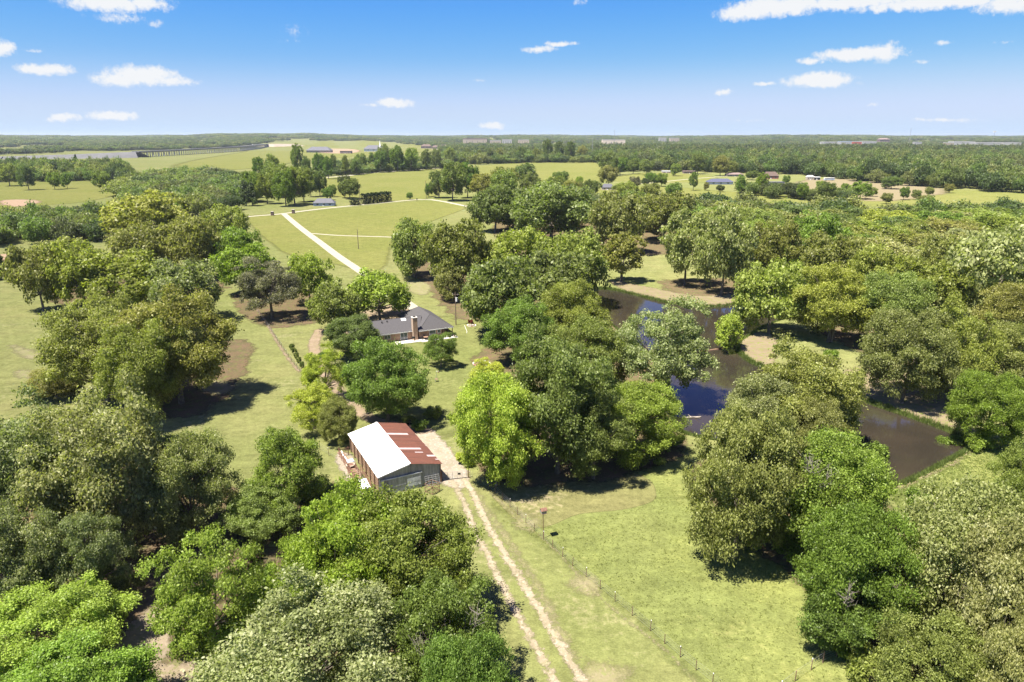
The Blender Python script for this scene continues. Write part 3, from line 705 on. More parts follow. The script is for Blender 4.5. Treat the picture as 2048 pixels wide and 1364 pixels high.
# single trees further off: base pixel x, base y, width, height in pixels
ORD = 'leftmost,second,third,fourth,fifth,sixth,seventh,eighth,ninth,tenth,eleventh,twelfth,thirteenth,fourteenth,fifteenth,sixteenth,seventeenth,eighteenth,nineteenth,twentieth'.split(',') + ['twenty-' + w for w in 'first,second,third,fourth,fifth,sixth,seventh,eighth,ninth'.split(',')] + ['thirtieth'] + ['thirty-' + w for w in 'first,second,third,fourth,fifth,sixth,seventh,eighth,ninth'.split(',')]
TONE = dict(olive='olive', green='green', bright='bright green', lime='lime-green', yel='yellow-olive', pale='pale green', grey='grey-green', dark='dark green', pine='dark', purple='purplish', mid='mid-green')
def ordlabel(i, tone, what, where): return ('%s leftmost %s in %s' % (tone, what, where)) if i == 0 else '%s %s, %s from the left in %s' % (tone, what, ORD[min(i, 38)], where)
FT = [(58, 380, 34, 50, 'dark', 'mid'), (110, 379, 26, 34, 'green', 'mid'), (135, 377, 20, 30, 'green', 'small'), (207, 383, 34, 40, 'mid', 'mid'), (240, 382, 20, 28, 'dark', 'small'), (20, 372, 40, 44, 'mid', 'mid'),
      (597, 350, 26, 60, 'green', 'mid_tall'), (615, 362, 22, 48, 'dark', 'mid_tall'), (520, 372, 26, 56, 'green', 'mid_tall'), (548, 365, 30, 55, 'mid', 'mid_tall'), (560, 395, 46, 66, 'mid', 'mid'), (535, 408, 40, 60, 'mid', 'mid'),
      (590, 410, 66, 78, 'mid', 'mid'), (510, 405, 40, 60, 'green', 'mid'), (572, 413, 50, 72, 'green', 'mid'), (608, 404, 46, 66, 'mid', 'mid'), (622, 394, 32, 56, 'dark', 'mid'), (498, 396, 36, 52, 'mid', 'mid'), (545, 385, 40, 60, 'mid', 'mid'), (640, 392, 30, 50, 'dark', 'mid'), (657, 358, 22, 44, 'green', 'mid_tall'), (668, 350, 14, 40, 'mid', 'mid_tall'), (692, 350, 14, 38, 'mid', 'mid_tall'), (713, 350, 22, 30, 'dark', 'mid'),
      (722, 342, 26, 34, 'mid', 'mid'), (745, 338, 18, 32, 'dark', 'mid_tall'), (762, 345, 26, 42, 'green', 'mid'), (770, 340, 26, 50, 'mid', 'mid'), (795, 343, 30, 50, 'green', 'mid'), (822, 342, 32, 44, 'bright', 'mid'), (852, 340, 22, 40, 'dark', 'mid_tall'), (872, 337, 24, 38, 'dark', 'mid'),
      (900, 330, 26, 34, 'mid', 'mid'), (935, 325, 18, 28, 'dark', 'mid'), (958, 327, 18, 26, 'olive', 'mid'), (700, 398, 40, 40, 'dark', 'mid'), (690, 396, 28, 44, 'pine', 'mid'), (664, 394, 20, 24, 'green', 'mid'),
      (819, 399, 14, 14, 'green', 'mid'), (878, 396, 42, 54, 'dark', 'mid'), (905, 402, 58, 75, 'dark', 'mid'), (935, 396, 50, 68, 'green', 'mid'), (858, 394, 20, 26, 'green', 'mid'), (965, 398, 60, 50, 'olive', 'mid'), (1010, 392, 60, 56, 'olive', 'mid'), (1050, 372, 46, 44, 'dark', 'mid'),
      (1005, 402, 60, 60, 'mid', 'mid'), (1213, 352, 44, 48, 'dark', 'mid'), (1216, 372, 40, 40, 'olive', 'mid'), (1158, 375, 16, 22, 'bright', 'mid'), (1120, 378, 36, 34, 'green', 'mid'), (1268, 382, 26, 28, 'purple', 'mid'),
      (1302, 370, 26, 24, 'green', 'mid'), (1323, 373, 24, 26, 'green', 'mid'), (1386, 381, 18, 36, 'mid', 'mid_tall'), (1412, 381, 12, 16, 'olive', 'mid'), (1480, 388, 18, 38, 'bright', 'mid_tall'), (1522, 390, 26, 44, 'bright', 'mid_tall'),
      (1440, 352, 36, 40, 'olive', 'mid'), (1395, 348, 34, 40, 'dark', 'mid'), (1504, 360, 30, 18, 'dark', 'mid'), (1807, 400, 20, 26, 'green', 'mid'), (1832, 400, 18, 20, 'mid', 'mid'), (1858, 392, 18, 18, 'olive', 'mid'), (1898, 386, 20, 18, 'olive', 'mid'),
      (1782, 378, 40, 24, 'dark', 'mid'), (1772, 408, 22, 22, 'olive', 'mid'), (1850, 412, 26, 22, 'olive', 'mid'), (1720, 398, 44, 34, 'green', 'mid'), (1603, 400, 26, 34, 'bright', 'mid_tall'), (1650, 405, 40, 40, 'dark', 'mid'),
      (980, 326, 14, 26, 'dark', 'mid'), (1000, 325, 16, 28, 'olive', 'mid'), (1045, 325, 18, 30, 'dark', 'mid'), (1072, 325, 16, 28, 'olive', 'mid'), (1095, 324, 22, 44, 'dark', 'mid_tall'), (1118, 324, 20, 40, 'dark', 'mid_tall'), (1140, 324, 20, 40, 'dark', 'mid_tall'), (1165, 322, 22, 30, 'olive', 'mid'),
      (1060, 396, 50, 50, 'olive', 'mid'), (1108, 396, 46, 42, 'mid', 'mid'), (1142, 400, 44, 40, 'olive', 'mid'), (1182, 398, 40, 38, 'dark', 'mid'), (1250, 402, 50, 38, 'mid', 'mid'), (1300, 404, 44, 36, 'olive', 'mid'), (1345, 400, 34, 34, 'green', 'mid'), (1240, 350, 30, 34, 'green', 'mid'), (1266, 348, 26, 30, 'mid', 'mid'),
      (1292, 350, 30, 30, 'dark', 'mid'), (1350, 352, 24, 24, 'mid', 'mid'), (1466, 349, 22, 26, 'olive', 'mid'), (1572, 369, 16, 18, 'green', 'mid'), (1640, 378, 18, 16, 'bright', 'mid'), (1690, 383, 18, 16, 'green', 'mid'), (1745, 393, 20, 18, 'mid', 'mid'), (1085, 408, 44, 42, 'yel', 'mid'), (1000, 415, 50, 46, 'mid', 'mid'), (640, 352, 26, 44, 'green', 'mid'), (655, 400, 22, 24, 'green', 'mid')]
def ft_region(px, py):
    if px < 300: return 'the left pasture'
    if px < 655 and py > 350 or px < 730 and py > 385: return 'the farmhouse trees'
    if px < 890 and py < 365: return 'the tall row beyond the hay field'
    if px < 1100 and py > 365: return 'the clump by the gravel road bend'
    if py < 332: return 'the far edge of the upper pasture'
    if px < 1350: return 'the pasture above the middle wood'
    if px < 1610: return 'the yards of the right-hand houses'
    return 'the bare reddish field'
FT.sort(key=lambda q: q[0]); ft_n = {}
for (px, py, w, h, kd, form) in FT:
    rg = ft_region(px, py); k_n = ft_n[rg] = ft_n.get(rg, -1) + 1
    x, y = G(px, py); z = depth(y); R = w / 2 * z / FPX; Ht = h * z / FPX / math.cos(PITCH - math.atan((py - 682) / -FPX) if False else 0.0)
    plant(x, y, Ht, R, kd, form, ordlabel(k_n, TONE[kd], 'tree', rg), 'single trees in the far pastures', 'field_tree')
CED = sorted([(493, 412, 26, 50), (505, 412, 24, 46), (1545, 394, 30, 28), (1560, 393, 28, 26), (1576, 396, 30, 30), (1592, 398, 30, 30), (1498, 388, 24, 22), (1530, 392, 26, 24), (1512, 390, 24, 22), (1440, 384, 18, 14), (1290, 372, 18, 16), (1625, 405, 24, 22), (1700, 412, 30, 26), (4, 555, 26, 46), (-6, 560, 26, 40)])
for k_n, (px, py, w, h) in enumerate(CED):
    x, y = G(px, py); z = depth(y)
    plant(x, y, h * z / FPX, w / 2 * z / FPX, 'pine', 'cone' if h > 30 else 'mid', ordlabel(k_n, 'dark', 'cedar', 'the fence rows of the far fields'), 'dark cedars along the far fence rows', 'cedar_tree')

# woods filled with single trees, then with one far-off mass
def fill(poly_px, spacing, jit=.9, avoid=True, ground=False):
    poly = np.array(poly_px if ground else [G(*p) for p in poly_px]); lo = poly.min(0); hi = poly.max(0); pts = []
    nx_ = int((hi[0] - lo[0]) / spacing) + 2; ny_ = int((hi[1] - lo[1]) / spacing / .87) + 2
    X, Y = np.meshgrid(np.arange(nx_), np.arange(ny_)); X = X + (Y % 2) * .5
    P = np.c_[lo[0] + X.ravel() * spacing, lo[1] + Y.ravel() * spacing * .87] + rng.uniform(-.5, .5, (X.size, 2)) * spacing * jit
    P = P[poly_sd(P, poly) > 0]
    if avoid and len(P):
        S = np.array(SITES); keep = []
        for q in P:
            d = np.hypot(S[:, 0] - q[0], S[:, 1] - q[1]); keep.append((d > S[:, 2] * .8 + spacing * .22).all())
        P = P[np.array(keep, bool)]
    return P
WOODS = [
 ([(1215, 425), (1400, 425), (1540, 430), (1700, 432), (1860, 440), (2100, 440), (2250, 460), (2200, 640), (1960, 640), (1900, 580), (1700, 545), (1530, 520), (1500, 500), (1320, 470), (1230, 470)], 20, ('mid', 'olive', 'olive', 'green', 'yel', 'dark', 'pale'), 'broad-leaved tree in the wood right of the pond clearing', 'trees of the right-hand wood'),
 ([(1000, 410), (1180, 405), (1230, 430), (1200, 460), (1060, 470), (950, 440)], 16, ('olive', 'dark', 'mid', 'olive'), 'olive or dark tree in the wood beyond the yellow oaks', 'trees of the middle wood'),
 ([(-60, 452), (100, 444), (215, 440), (230, 470), (215, 485), (100, 490), (-60, 496)], 13, ('green', 'bright', 'green', 'mid'), 'green tree in the belt along the left road', 'trees of the left belt'),
 ([(230, 425), (300, 395), (420, 380), (500, 400), (495, 415), (430, 430), (340, 440)], 17, ('mid', 'green', 'bright', 'green', 'olive'), 'green tree in the wood left of the road corner', 'trees of the upper left wood'),
 ([(240, 395), (250, 368), (330, 352), (430, 352), (505, 378), (505, 398), (420, 392), (300, 394)], 21, ('mid', 'green', 'bright', 'green', 'dark'), 'green tree in the wood between the left pasture and the viaduct fields', 'trees of the wood below the viaduct'),
]
ind = []
for poly, sp, kinds, lab, grp in WOODS:
    for q in fill(poly, sp): ind.append((q[0], q[1], sp, random.choice(kinds), lab, grp))
ind.sort(key=lambda q: depth(q[1]) / q[2])
CAP = 295 - tree_cnt
rows = {}
for q in ind[:CAP]:      # name each by its row, counted from the front, and its place in that row
    rows.setdefault((q[5], int((PR(q[0], q[1], 0)[1] - 400) // (22 if 'right' in q[5] else 30))), []).append(q)
NAME = {}
for grp in {k[0] for k in rows}:
    ks = sorted([k for k in rows if k[0] == grp], key=lambda k: -k[1])
    for ri, k in enumerate(ks):
        for ci, q in enumerate(sorted(rows[k], key=lambda q: PR(q[0], q[1], 0)[0])):
            NAME[id(q)] = ordlabel(ci, TONE[q[3]], 'tree', 'the %s row of the %s' % ('front' if ri == 0 else ORD[ri], grp.replace('trees of the ', '')))
print('individual trees', tree_cnt, 'fill', len(ind), 'cap', CAP)
mass = []
for i, (x, y, sp, kd, lab, grp) in enumerate(ind):
    R = sp * random.uniform(.52, .74); Ht = random.uniform(10, 14.5) * (.85 if sp < 14 else 1)
    if i < CAP: plant(x, y, Ht, R, kd, None, NAME[id(ind[i])], grp, 'wood_tree')
    else: mass.append((x, y, Ht, R))
# distant woods: one object, crowns instanced on points
FAR = [
 ([(-80, 350), (60, 340), (250, 345), (260, 368), (180, 362), (-80, 366)], 14, 1),
 ([(640, 354), (700, 350), (900, 336), (900, 322), (760, 324), (640, 335)], 13, .62),
 ([(880, 325), (900, 305), (1180, 302), (1200, 318), (1190, 323), (950, 329)], 19, 1),
 ([(1185, 322), (1190, 300), (2250, 306), (2250, 395), (2048, 388), (1850, 374), (1700, 362), (1600, 350), (1500, 348), (1330, 342), (1230, 345)], 18, 1.15),
 ([(1480, 385), (1560, 388), (1700, 398), (1700, 408), (1600, 402), (1480, 392)], 12, .6),
]
for poly, sp, k in FAR:
    for q in fill(poly, sp): mass.append((q[0], q[1], random.uniform(10, 21) * k, sp * random.uniform(.5, .82)))
def sector(a0, a1, r0, r1, sp, R, H):
    a0, a1 = math.radians(a0), math.radians(a1); n = int((a1 - a0) * .5 * (r1 * r1 - r0 * r0) / sp ** 2)
    a = rng.uniform(a0, a1, n); r = np.sqrt(rng.uniform(r0 * r0, r1 * r1, n)); return np.c_[np.sin(a) * r, np.cos(a) * r]
OPEN = [np.array([G(*p) for p in q]) for q in ([(-300, 318), (-100, 312), (284, 302), (480, 295), (560, 289), (600, 288), (760, 287), (860, 293), (880, 300), (900, 320), (700, 335), (600, 352), (520, 352), (300, 345), (-300, 342)], [(1900, 290), (2040, 290), (2040, 297), (1900, 297)], [(0, 271.5), (100, 271.5), (100, 275), (0, 276)])]
for (r0, r1, sp, R_, H_) in ((1350, 2600, 19, 11, 13), (2600, 5200, 34, 19, 14), (5200, 12500, 75, 42, 15)):
    P = sector(-44, 44, r0, r1, sp, R_, H_)
    cl_ = np.array([mnoise.noise((q[0] / 420, q[1] / 420, 0)) for q in P]); P = P[cl_ > (-.25 if r0 < 2000 else -.12)]
    for op in OPEN: P = P[poly_sd(P, op) < 0]
    if r0 < 1400:  # keep off the woods already filled
        for poly, sp_, k in FAR[4:5]: P = P[poly_sd(P, np.array([G(*p) for p in poly])) < 0]
    for q in P: mass.append((q[0], q[1], H_ * random.uniform(.75, 1.2), R_ * random.uniform(.8, 1.2)))
print('mass trees', len(mass))
A = np.array(mass); A_z = height(A[:, 0], A[:, 1]) - .2
near_m = A[:, 1] < 1500
def mass_object(name, sel, protos, label_):
    B = A[sel]; me = bpy.data.meshes.new(name); me.vertices.add(len(B)); me.vertices.foreach_set('co', np.c_[B[:, :2], A_z[sel]].astype(np.float32).ravel())
    S = np.stack([B[:, 3], B[:, 3], B[:, 2]], 1).astype(np.float32)
    at = me.attributes.new('size', 'FLOAT_VECTOR', 'POINT'); at.data.foreach_set('vector', S.ravel())
    o = link(name, me); tag(o, label_, 'woodland', kind='stuff')
    ng = bpy.data.node_groups.new(name + '_nodes', 'GeometryNodeTree')
    ng.interface.new_socket('Geometry', in_out='INPUT', socket_type='NodeSocketGeometry'); ng.interface.new_socket('Geometry', in_out='OUTPUT', socket_type='NodeSocketGeometry')
    n = ng.nodes; l = ng.links; gi = n.new('NodeGroupInput'); gout = n.new('NodeGroupOutput')
    mp = n.new('GeometryNodeMeshToPoints'); l.new(gi.outputs[0], mp.inputs[0])
    gti = n.new('GeometryNodeGeometryToInstance')
    for p_ in protos:
        oi = n.new('GeometryNodeObjectInfo'); oi.inputs['Object'].default_value = p_; oi.inputs['As Instance'].default_value = False; oi.transform_space = 'ORIGINAL'
        l.new(oi.outputs['Geometry'], gti.inputs[0])
    iop = n.new('GeometryNodeInstanceOnPoints'); l.new(mp.outputs[0], iop.inputs['Points']); l.new(gti.outputs[0], iop.inputs['Instance'])
    iop.inputs['Pick Instance'].default_value = True
    ri = n.new('FunctionNodeRandomValue'); ri.data_type = 'INT'; ri.inputs[4].default_value = 0; ri.inputs[5].default_value = len(protos) - 1
    l.new(ri.outputs[2], iop.inputs['Instance Index'])
    rr = n.new('FunctionNodeRandomValue'); rr.data_type = 'FLOAT'; rr.inputs[2].default_value = 0; rr.inputs[3].default_value = 6.283; rr.inputs['Seed'].default_value = 4
    cx = n.new('ShaderNodeCombineXYZ'); l.new(rr.outputs[1], cx.inputs[2]); l.new(cx.outputs[0], iop.inputs['Rotation'])
    na = n.new('GeometryNodeInputNamedAttribute'); na.data_type = 'FLOAT_VECTOR'; na.inputs[0].default_value = 'size'; l.new(na.outputs[0], iop.inputs['Scale'])
    l.new(iop.outputs[0], gout.inputs[0])
    md = o.modifiers.new('scatter', 'NODES'); md.node_group = ng; return o
def unit_tree(i, per, leaf, lobes=11, lm=None):
    "one distant tree, radius 1 and height 1, standing in the woods itself; the masses repeat it"
    C, N, v, cl = crown_points(R=1, Hc=1, cb=.05, shape='round', lobes=lobes, clumps=7, per=per, rc=.20)
    V, F = leaf_quads(C, N, leaf); tv, tf = tubes([((0, 0, -.05), (0, 0, .5), .035, .02)], 4)
    me = npmesh('distant_tree', np.r_[V, tv], np.r_[F, tf + len(V)], [lm or M_leaf_far, M_bark], mat_idx=np.r_[np.zeros(len(F)), np.ones(len(tf))])
    at = me.attributes.new('v', 'FLOAT', 'FACE'); at.data.foreach_set('value', np.r_[v, np.full(len(tf), .5)].astype(np.float32))
    return me
fp = []
DT = [(1500, 345), (1650, 349), (1400, 340), (1780, 355), (1950, 368), (1560, 343), (1720, 347), (1860, 359)]
for i, (px, py) in enumerate(DT):
    o = link('distant_tree', unit_tree(i, 46, .068, lm=M_leaf_mid) if i < 5 else unit_tree(i, 20, .105, lm=M_leaf_far)); x, y = G(px, py); o.location = (x, y, 0); o.scale = (9, 9, 14)
    tag(o, ordlabel(sorted(q_[0] for q_ in DT).index(px), 'distant', 'tree', 'the near edge of the far right wood'), 'tree', 'trees at the edge of the far right wood'); fp.append(o)
mass_object('distant_woods', near_m, fp[:5], 'broad belt of mixed green woodland behind the far pastures')
mass_object('horizon_woods', ~near_m, fp[5:], 'hazy woodland running to the horizon')
SITES_A = np.array(SITES)
# ------------------------------------------------------------------ materials for the built things
def streaked(name, a, b, c3, scale=(1.2, .25, 1.2), rough=.6, metal=0.0, island=.12):
    m, t, out = new_mat(name); tc = t.new('ShaderNodeTexCoord').outputs['Object']
    mp = t.new('ShaderNodeMapping'); t.l.new(tc, mp.inputs[0]); mp.inputs['Scale'].default_value = scale
    n1 = t.noise(mp.outputs[0], 1.3, 6, .7); n2 = t.noise(tc, 4.0, 5, .7)
    c = t.mix(t.ramp(n1, .35, .65), a, b); c = t.mix(t.ramp(n2, .56, .72, 0, .8), c, c3)
    oi = t.new('ShaderNodeObjectInfo'); c = t.mul(c, t.ramp(oi.outputs['Random'], 0, 1, 1 - island, 1 + island))
    p = t.new('ShaderNodeBsdfPrincipled'); t.l.new(c, p.inputs['Base Color']); p.inputs['Roughness'].default_value = rough; p.inputs['Metallic'].default_value = metal
    t.l.new(p.outputs[0], out.inputs[0]); return m
M_white_roof = simple('white_painted_metal', (.80, .80, .79), .45, var=.04, scale=.5)
M_red_roof = streaked('rusted_roof_iron', (.130, .042, .024), (.092, .036, .022), (.18, .085, .05), (.25, 2.2, .25), .8, island=.1)
M_pale_sheet = simple('pale_roof_sheet', (.40, .33, .32), .5, var=.08)
M_galv = streaked('weathered_galvanised_iron', (.33, .345, .37), (.20, .21, .225), (.42, .43, .45), (3.0, 3.0, .35), .5, .35, .16)
M_galv_pale = simple('bright_galvanised_patch', (.60, .62, .64), .5, .2, var=.25, scale=1.2)
M_timber = streaked('weathered_timber', (.26, .16, .10), (.19, .115, .075), (.34, .24, .16), (1, 1, 1), .85)
M_rust = simple('rusty_steel', (.15, .078, .05), .8, var=.3, scale=4)
M_steel = simple('grey_tube_steel', (.34, .34, .34), .45, .5, var=.1)
M_dark = simple('dark_opening', (.02, .018, .016), .9)  # near-black colour standing in for the darkness inside openings
M_black = simple('black_iron', (.025, .025, .025), .5)
M_white = simple('white_paint', (.78, .77, .74), .6, var=.06)
M_shingle = streaked('charcoal_shingles', (.066, .062, .064), (.050, .047, .049), (.090, .086, .088), (3, 3, 3), .9, island=.04)
def brick_mat():
    m, t, out = new_mat('tan_brick'); tc = t.new('ShaderNodeTexCoord').outputs['Object']
    br = t.new('ShaderNodeTexBrick'); mp = t.new('ShaderNodeMapping'); t.l.new(tc, mp.inputs[0]); mp.inputs['Rotation'].default_value = (math.pi / 2, 0, 0)
    t.l.new(mp.outputs[0], br.inputs[0]); br.inputs['Scale'].default_value = 5
    br.inputs['Color1'].default_value = (.36, .215, .13, 1); br.inputs['Color2'].default_value = (.29, .165, .10, 1); br.inputs['Mortar'].default_value = (.42, .36, .29, 1)
    c = t.mix(t.ramp(t.noise(tc, 1.2, 5), .4, .65, 0, .4), br.outputs[0], (.42, .28, .18))
    p = t.new('ShaderNodeBsdfPrincipled'); t.l.new(c, p.inputs['Base Color']); p.inputs['Roughness'].default_value = .9; t.l.new(p.outputs[0], out.inputs[0]); return m
M_brick = brick_mat()
M_conc = simple('pale_concrete', (.56, .53, .47), .85, var=.1, scale=.8)
M_stone = simple('field_stone', (.38, .33, .28), .9, var=.25, scale=3)
M_glass = simple('window_glass', (.05, .07, .09), .08, spec=.8)
M_pole = simple('utility_pole_wood', (.13, .095, .07), .9, var=.2)
M_roofgrey = simple('grey_house_roof', (.10, .10, .115), .8, var=.1); M_roofbrown = simple('brown_house_roof', (.11, .075, .06), .8, var=.1)
M_wallw = simple('pale_siding', (.62, .62, .60), .7, var=.05); M_walltan = simple('tan_wall', (.40, .33, .25), .8, var=.08); M_wallblue = simple('grey_blue_siding', (.36, .42, .50), .7, var=.05)
M_roofpink = simple('faded_pinkish_roof', (.20, .145, .13), .8, var=.1); M_road_conc = simple('viaduct_concrete', (.10, .10, .095), .9, var=.15, scale=.05); M_emb = simple('embankment_stone', (.105, .105, .105), .95, var=.12, scale=.03)
M_asphalt = simple('asphalt', (.06, .06, .06), .9)

# ------------------------------------------------------------------ barn
bx, by = -14.88, 90.02; RZ = math.radians(27.3)
barn = empty('barn', (bx, by, 0), RZ, 'low metal barn with one white roof slope and one rusty red roof slope', 'barn')
XL, XR, LY, ZL, ZM, ZR = -4.89, 5.04, 16.88, 3.14, 4.22, 3.09
def corr(x0, z0, x1, z1, y0, y1, n, amp, th=.012):
    "corrugated sheet sloping from (x0,z0) to (x1,z1), corrugations across y"
    V = []; F = []
    for i in range(n * 2 + 1):
        y = y0 + (y1 - y0) * i / (n * 2); dz = amp * (i % 2); V += [(x0, y, z0 + dz), (x1, y, z1 + dz), (x0, y, z0 + dz - th), (x1, y, z1 + dz - th)]
    for i in range(n * 2):
        a = i * 4; F += [(a, a + 1, a + 5, a + 4), (a + 3, a + 2, a + 6, a + 7), (a + 1, a + 3, a + 7, a + 5), (a + 2, a, a + 4, a + 6)]
    m = MB(); m.v = V; m.f = F; return m
def lerp(a, b, f): return a + (b - a) * f
n_cols = 25; wy = LY / n_cols
for i in range(n_cols):
    y0 = i * wy - .02; y1 = (i + 1) * wy + .02; dz = .012 * (i % 2); jit = random.uniform(-.05, .05)
    up = M_pale_sheet if i in (17, 8) else M_red_roof; lo = M_pale_sheet if i == 4 else M_red_roof
    corr(0.0, ZM + dz, lerp(0, XR, .74), lerp(ZM, ZR, .74) + dz, y0, y1, 4, .03).build('roof_sheet', up, barn)
    corr(lerp(0, XR, .71), lerp(ZM, ZR, .71) + dz - .03, XR + jit, ZR + dz - .03 - jit * .2, y0, y1, 4, .03).build('roof_sheet', lo, barn)
corr(lerp(0, XR, .45), lerp(ZM, ZR, .45) + .05, lerp(0, XR, .70), lerp(ZM, ZR, .70) + .05, 6 * wy, 6 * wy + .32, 2, .02).build('roof_patch', M_pale_sheet, barn)
corr(lerp(0, XR, .90), lerp(ZM, ZR, .90) + .03, XR, ZR + .03, 1.4, 1.75, 2, .02).build('roof_patch', M_pale_sheet, barn)
nw = 17; ww = LY / nw
for i in range(nw):
    corr(0.0, ZM + .02 + .006 * (i % 2), XL, ZL + .02 + .006 * (i % 2), i * ww - .01, (i + 1) * ww + .01, 3, .018).build('white_roof_sheet', M_white_roof, barn)
m = MB(); m.poly([(-.22, -.02, ZM + .02), (0, -.02, ZM + .09), (0, LY + .02, ZM + .09), (-.22, LY + .02, ZM + .02)], (0, 0, -.012)); m.poly([(0, -.02, ZM + .09), (.18, -.02, ZM + .045), (.18, LY + .02, ZM + .045), (0, LY + .02, ZM + .09)], (0, 0, -.012)); m.build('ridge_cap', M_white_roof, barn)
MB().poly([(XL, -.04, ZL - .12), (0, -.04, ZM - .12), (0, -.04, ZM + .03), (XL, -.04, ZL + .03)], (0, .03, 0)).build('gable_trim', M_white, barn)
# gable walls of upright iron sheets
wx0, wx1 = XL + .25, XR - .28
def roofz(x): return (lerp(ZM, ZL, x / XL) if x < 0 else lerp(ZM, ZR, x / XR)) - .06
k = 15; pw = (wx1 - wx0) / k
def wall_sheet(xa, xb, y, z0=0.0, flip=1, name='wall_sheet', mat=None, top=None):
    n = 4; m = MB(); V = []; F = []
    for i in range(n * 2 + 1):
        x = xa + (xb - xa) * i / (n * 2); zt = roofz(x) if top is None else top; o = -.022 * (i % 2) * flip; V += [(x, y + o, z0), (x, y + o, zt), (x, y + o + .015, z0), (x, y + o + .015, zt)]
    for i in range(n * 2):
        a = i * 4; F += [(a, a + 4, a + 5, a + 1), (a + 2, a + 3, a + 7, a + 6), (a + 1, a + 5, a + 7, a + 3), (a, a + 2, a + 6, a + 4)]
    m.v = V; m.f = F; return m.build(name, mat or M_galv, barn)
for i in range(k):
    for y, fl in ((.30, 1), (LY - .3, -1)): wall_sheet(wx0 + i * pw, wx0 + (i + 1) * pw, y + .006 * (i % 2), 0, fl)
for i in range(24):   # right side wall
    y0 = .32 + i * (LY - .64) / 24; y1 = y0 + (LY - .64) / 24; m = MB(); V = []; F = []
    for j in range(9):
        y = lerp(y0, y1, j / 8); o = .022 * (j % 2); V += [(wx1 + o, y, 0), (wx1 + o, y, ZR - .07), (wx1 + o - .015, y, 0), (wx1 + o - .015, y, ZR - .07)]
    for j in range(8): a = j * 4; F += [(a, a + 4, a + 5, a + 1), (a + 2, a + 3, a + 7, a + 6), (a + 1, a + 5, a + 7, a + 3)]
    m.v = V; m.f = F; m.build('wall_sheet', M_galv, barn)
door = MB().box(-3.3, 1.72, .10, .16, .05, 2.35).build('sliding_door', M_galv, barn)
MB().box(-.45, 1.60, .075, .098, .55, 1.85).build('door_pale_panel', M_galv_pale, door)  # paler rectangle on the door face
MB().box(-.70, -.62, .07, .098, .05, 2.3).box(-3.3, 1.72, .07, .098, 1.1, 1.18).build('door_batten', M_galv, door)
MB().box(-4.4, 1.85, .05, .17, 2.38, 2.50).build('door_track', M_galv_pale, barn)
MB().box(wx1 - .06, wx1 + .08, .12, .28, 0, ZR - .1).build('corner_post', M_timber, barn)
for i in range(8):     # open left side: posts, a beam and a half-high plank wall set back
    y = .5 + i * (LY - 1) / 7; MB().box(wx0 - .08, wx0 + .08, y - .08, y + .08, 0, ZL - .1).build('side_post', M_timber, barn)
MB().box(wx0 - .06, wx0 + .06, .4, LY - .4, ZL - .32, ZL - .12).build('eave_beam', M_timber, barn)
for j in range(5): MB().box(wx0 + .10, wx0 + .14, .5, LY - .5, .3 + j * .42, .52 + j * .42).build('side_plank', M_timber, barn)
MB().box(wx0 + 1.6, wx0 + 1.68, .5, LY - .5, 0, ZL - .3).build('inner_wall', M_dark, barn)  # near-black sheet, paints the shade inside the open side

def loc(x, y, z=0):
    c, s = math.cos(RZ), math.sin(RZ); return (bx + x * c - y * s, by + x * s + y * c, z)
# rusty pens and junk along the open side
def pen_panel(x0, y0, x1, y1, label):
    a = Vector(loc(x0, y0)); b = Vector(loc(x1, y1)); d = b - a; L = d.length
    r = empty('pen_panel', a, math.atan2(d.y, d.x), label, 'livestock panel', 'rusty pen panels beside the barn')
    for i in range(5): MB().bar((0, 0, .3 + i * .27), (L, 0, .3 + i * .27), .035).build('rail', M_rust, r)
    for i in range(int(L / 1.5) + 1):
        xx = min(L, i * 1.5); MB().bar((xx, .04, 0), (xx, .04, 1.6), .06).build('post', M_rust, r)
pen_panel(XL - 1.9, 15.5, XL - 1.9, 9.6, 'back rusty pen panel along the open side of the barn')
pen_panel(XL - 2.1, 9.3, XL - 2.1, 2.2, 'front rusty pen panel along the open side of the barn')
pen_panel(XL - .35, 8.6, XL - .35, 2.2, 'inner rusty pen panel next to the barn posts')
pen_panel(XL - 1.9, 15.6, XL - .2, 15.4, 'short rusty pen panel closing the back of the pen')
r = empty('lumber_stack', loc(XL - 1.3, 14.0), RZ + .06, 'stack of old pale planks beside the back of the barn', 'lumber')
for i in range(9): MB().box(-.55 + (i % 4) * .25, -.36 + (i % 4) * .25, -3 + random.uniform(-.5, .5), 2.6 + random.uniform(-.4, .6), .25 + .07 * (i // 4), .31 + .07 * (i // 4)).build('plank', M_timber if i % 3 else M_white, r)
MB().box(-.6, .5, -2, -1.8, 0, .25).box(-.6, .5, 1.5, 1.7, 0, .25).build('bearer', M_timber, r)
r = empty('trough', loc(XL - 1.35, 10.4), RZ, 'round-ended tan trough in the pen beside the barn', 'trough')
m = MB(); m.ring((0, 0, .85), .62, .10, 18, 6); m.build('rim', M_walltan, r); MB().bar((0, 0, .2), (0, 0, .8), .6, .66, 18).build('tub', M_rust, r)
for sx in (-.4, .4):
    for sy in (-.4, .4): MB().bar((sx, sy, 0), (sx, sy, .3), .05).build('leg', M_rust, r)
r = empty('machine_crate', loc(XL - 1.1, 11.6), RZ, 'blue-grey metal box in the pen behind the trough', 'crate')
MB().box(-.5, .5, -.5, .5, .1, .9).build('box', M_steel, r); MB().box(-.54, .54, -.54, .54, .9, .97).build('lid', M_wallblue, r)
r = empty('loading_chute', loc(XL - 1.35, 7.6), RZ, 'rusty loading chute with plank floor beside the barn', 'chute')
for i in range(10): MB().box(-.45, .45, -1.9 + i * .38, -1.56 + i * .38, .30 + i * .03, .35 + i * .03).build('floor_plank', M_timber, r)
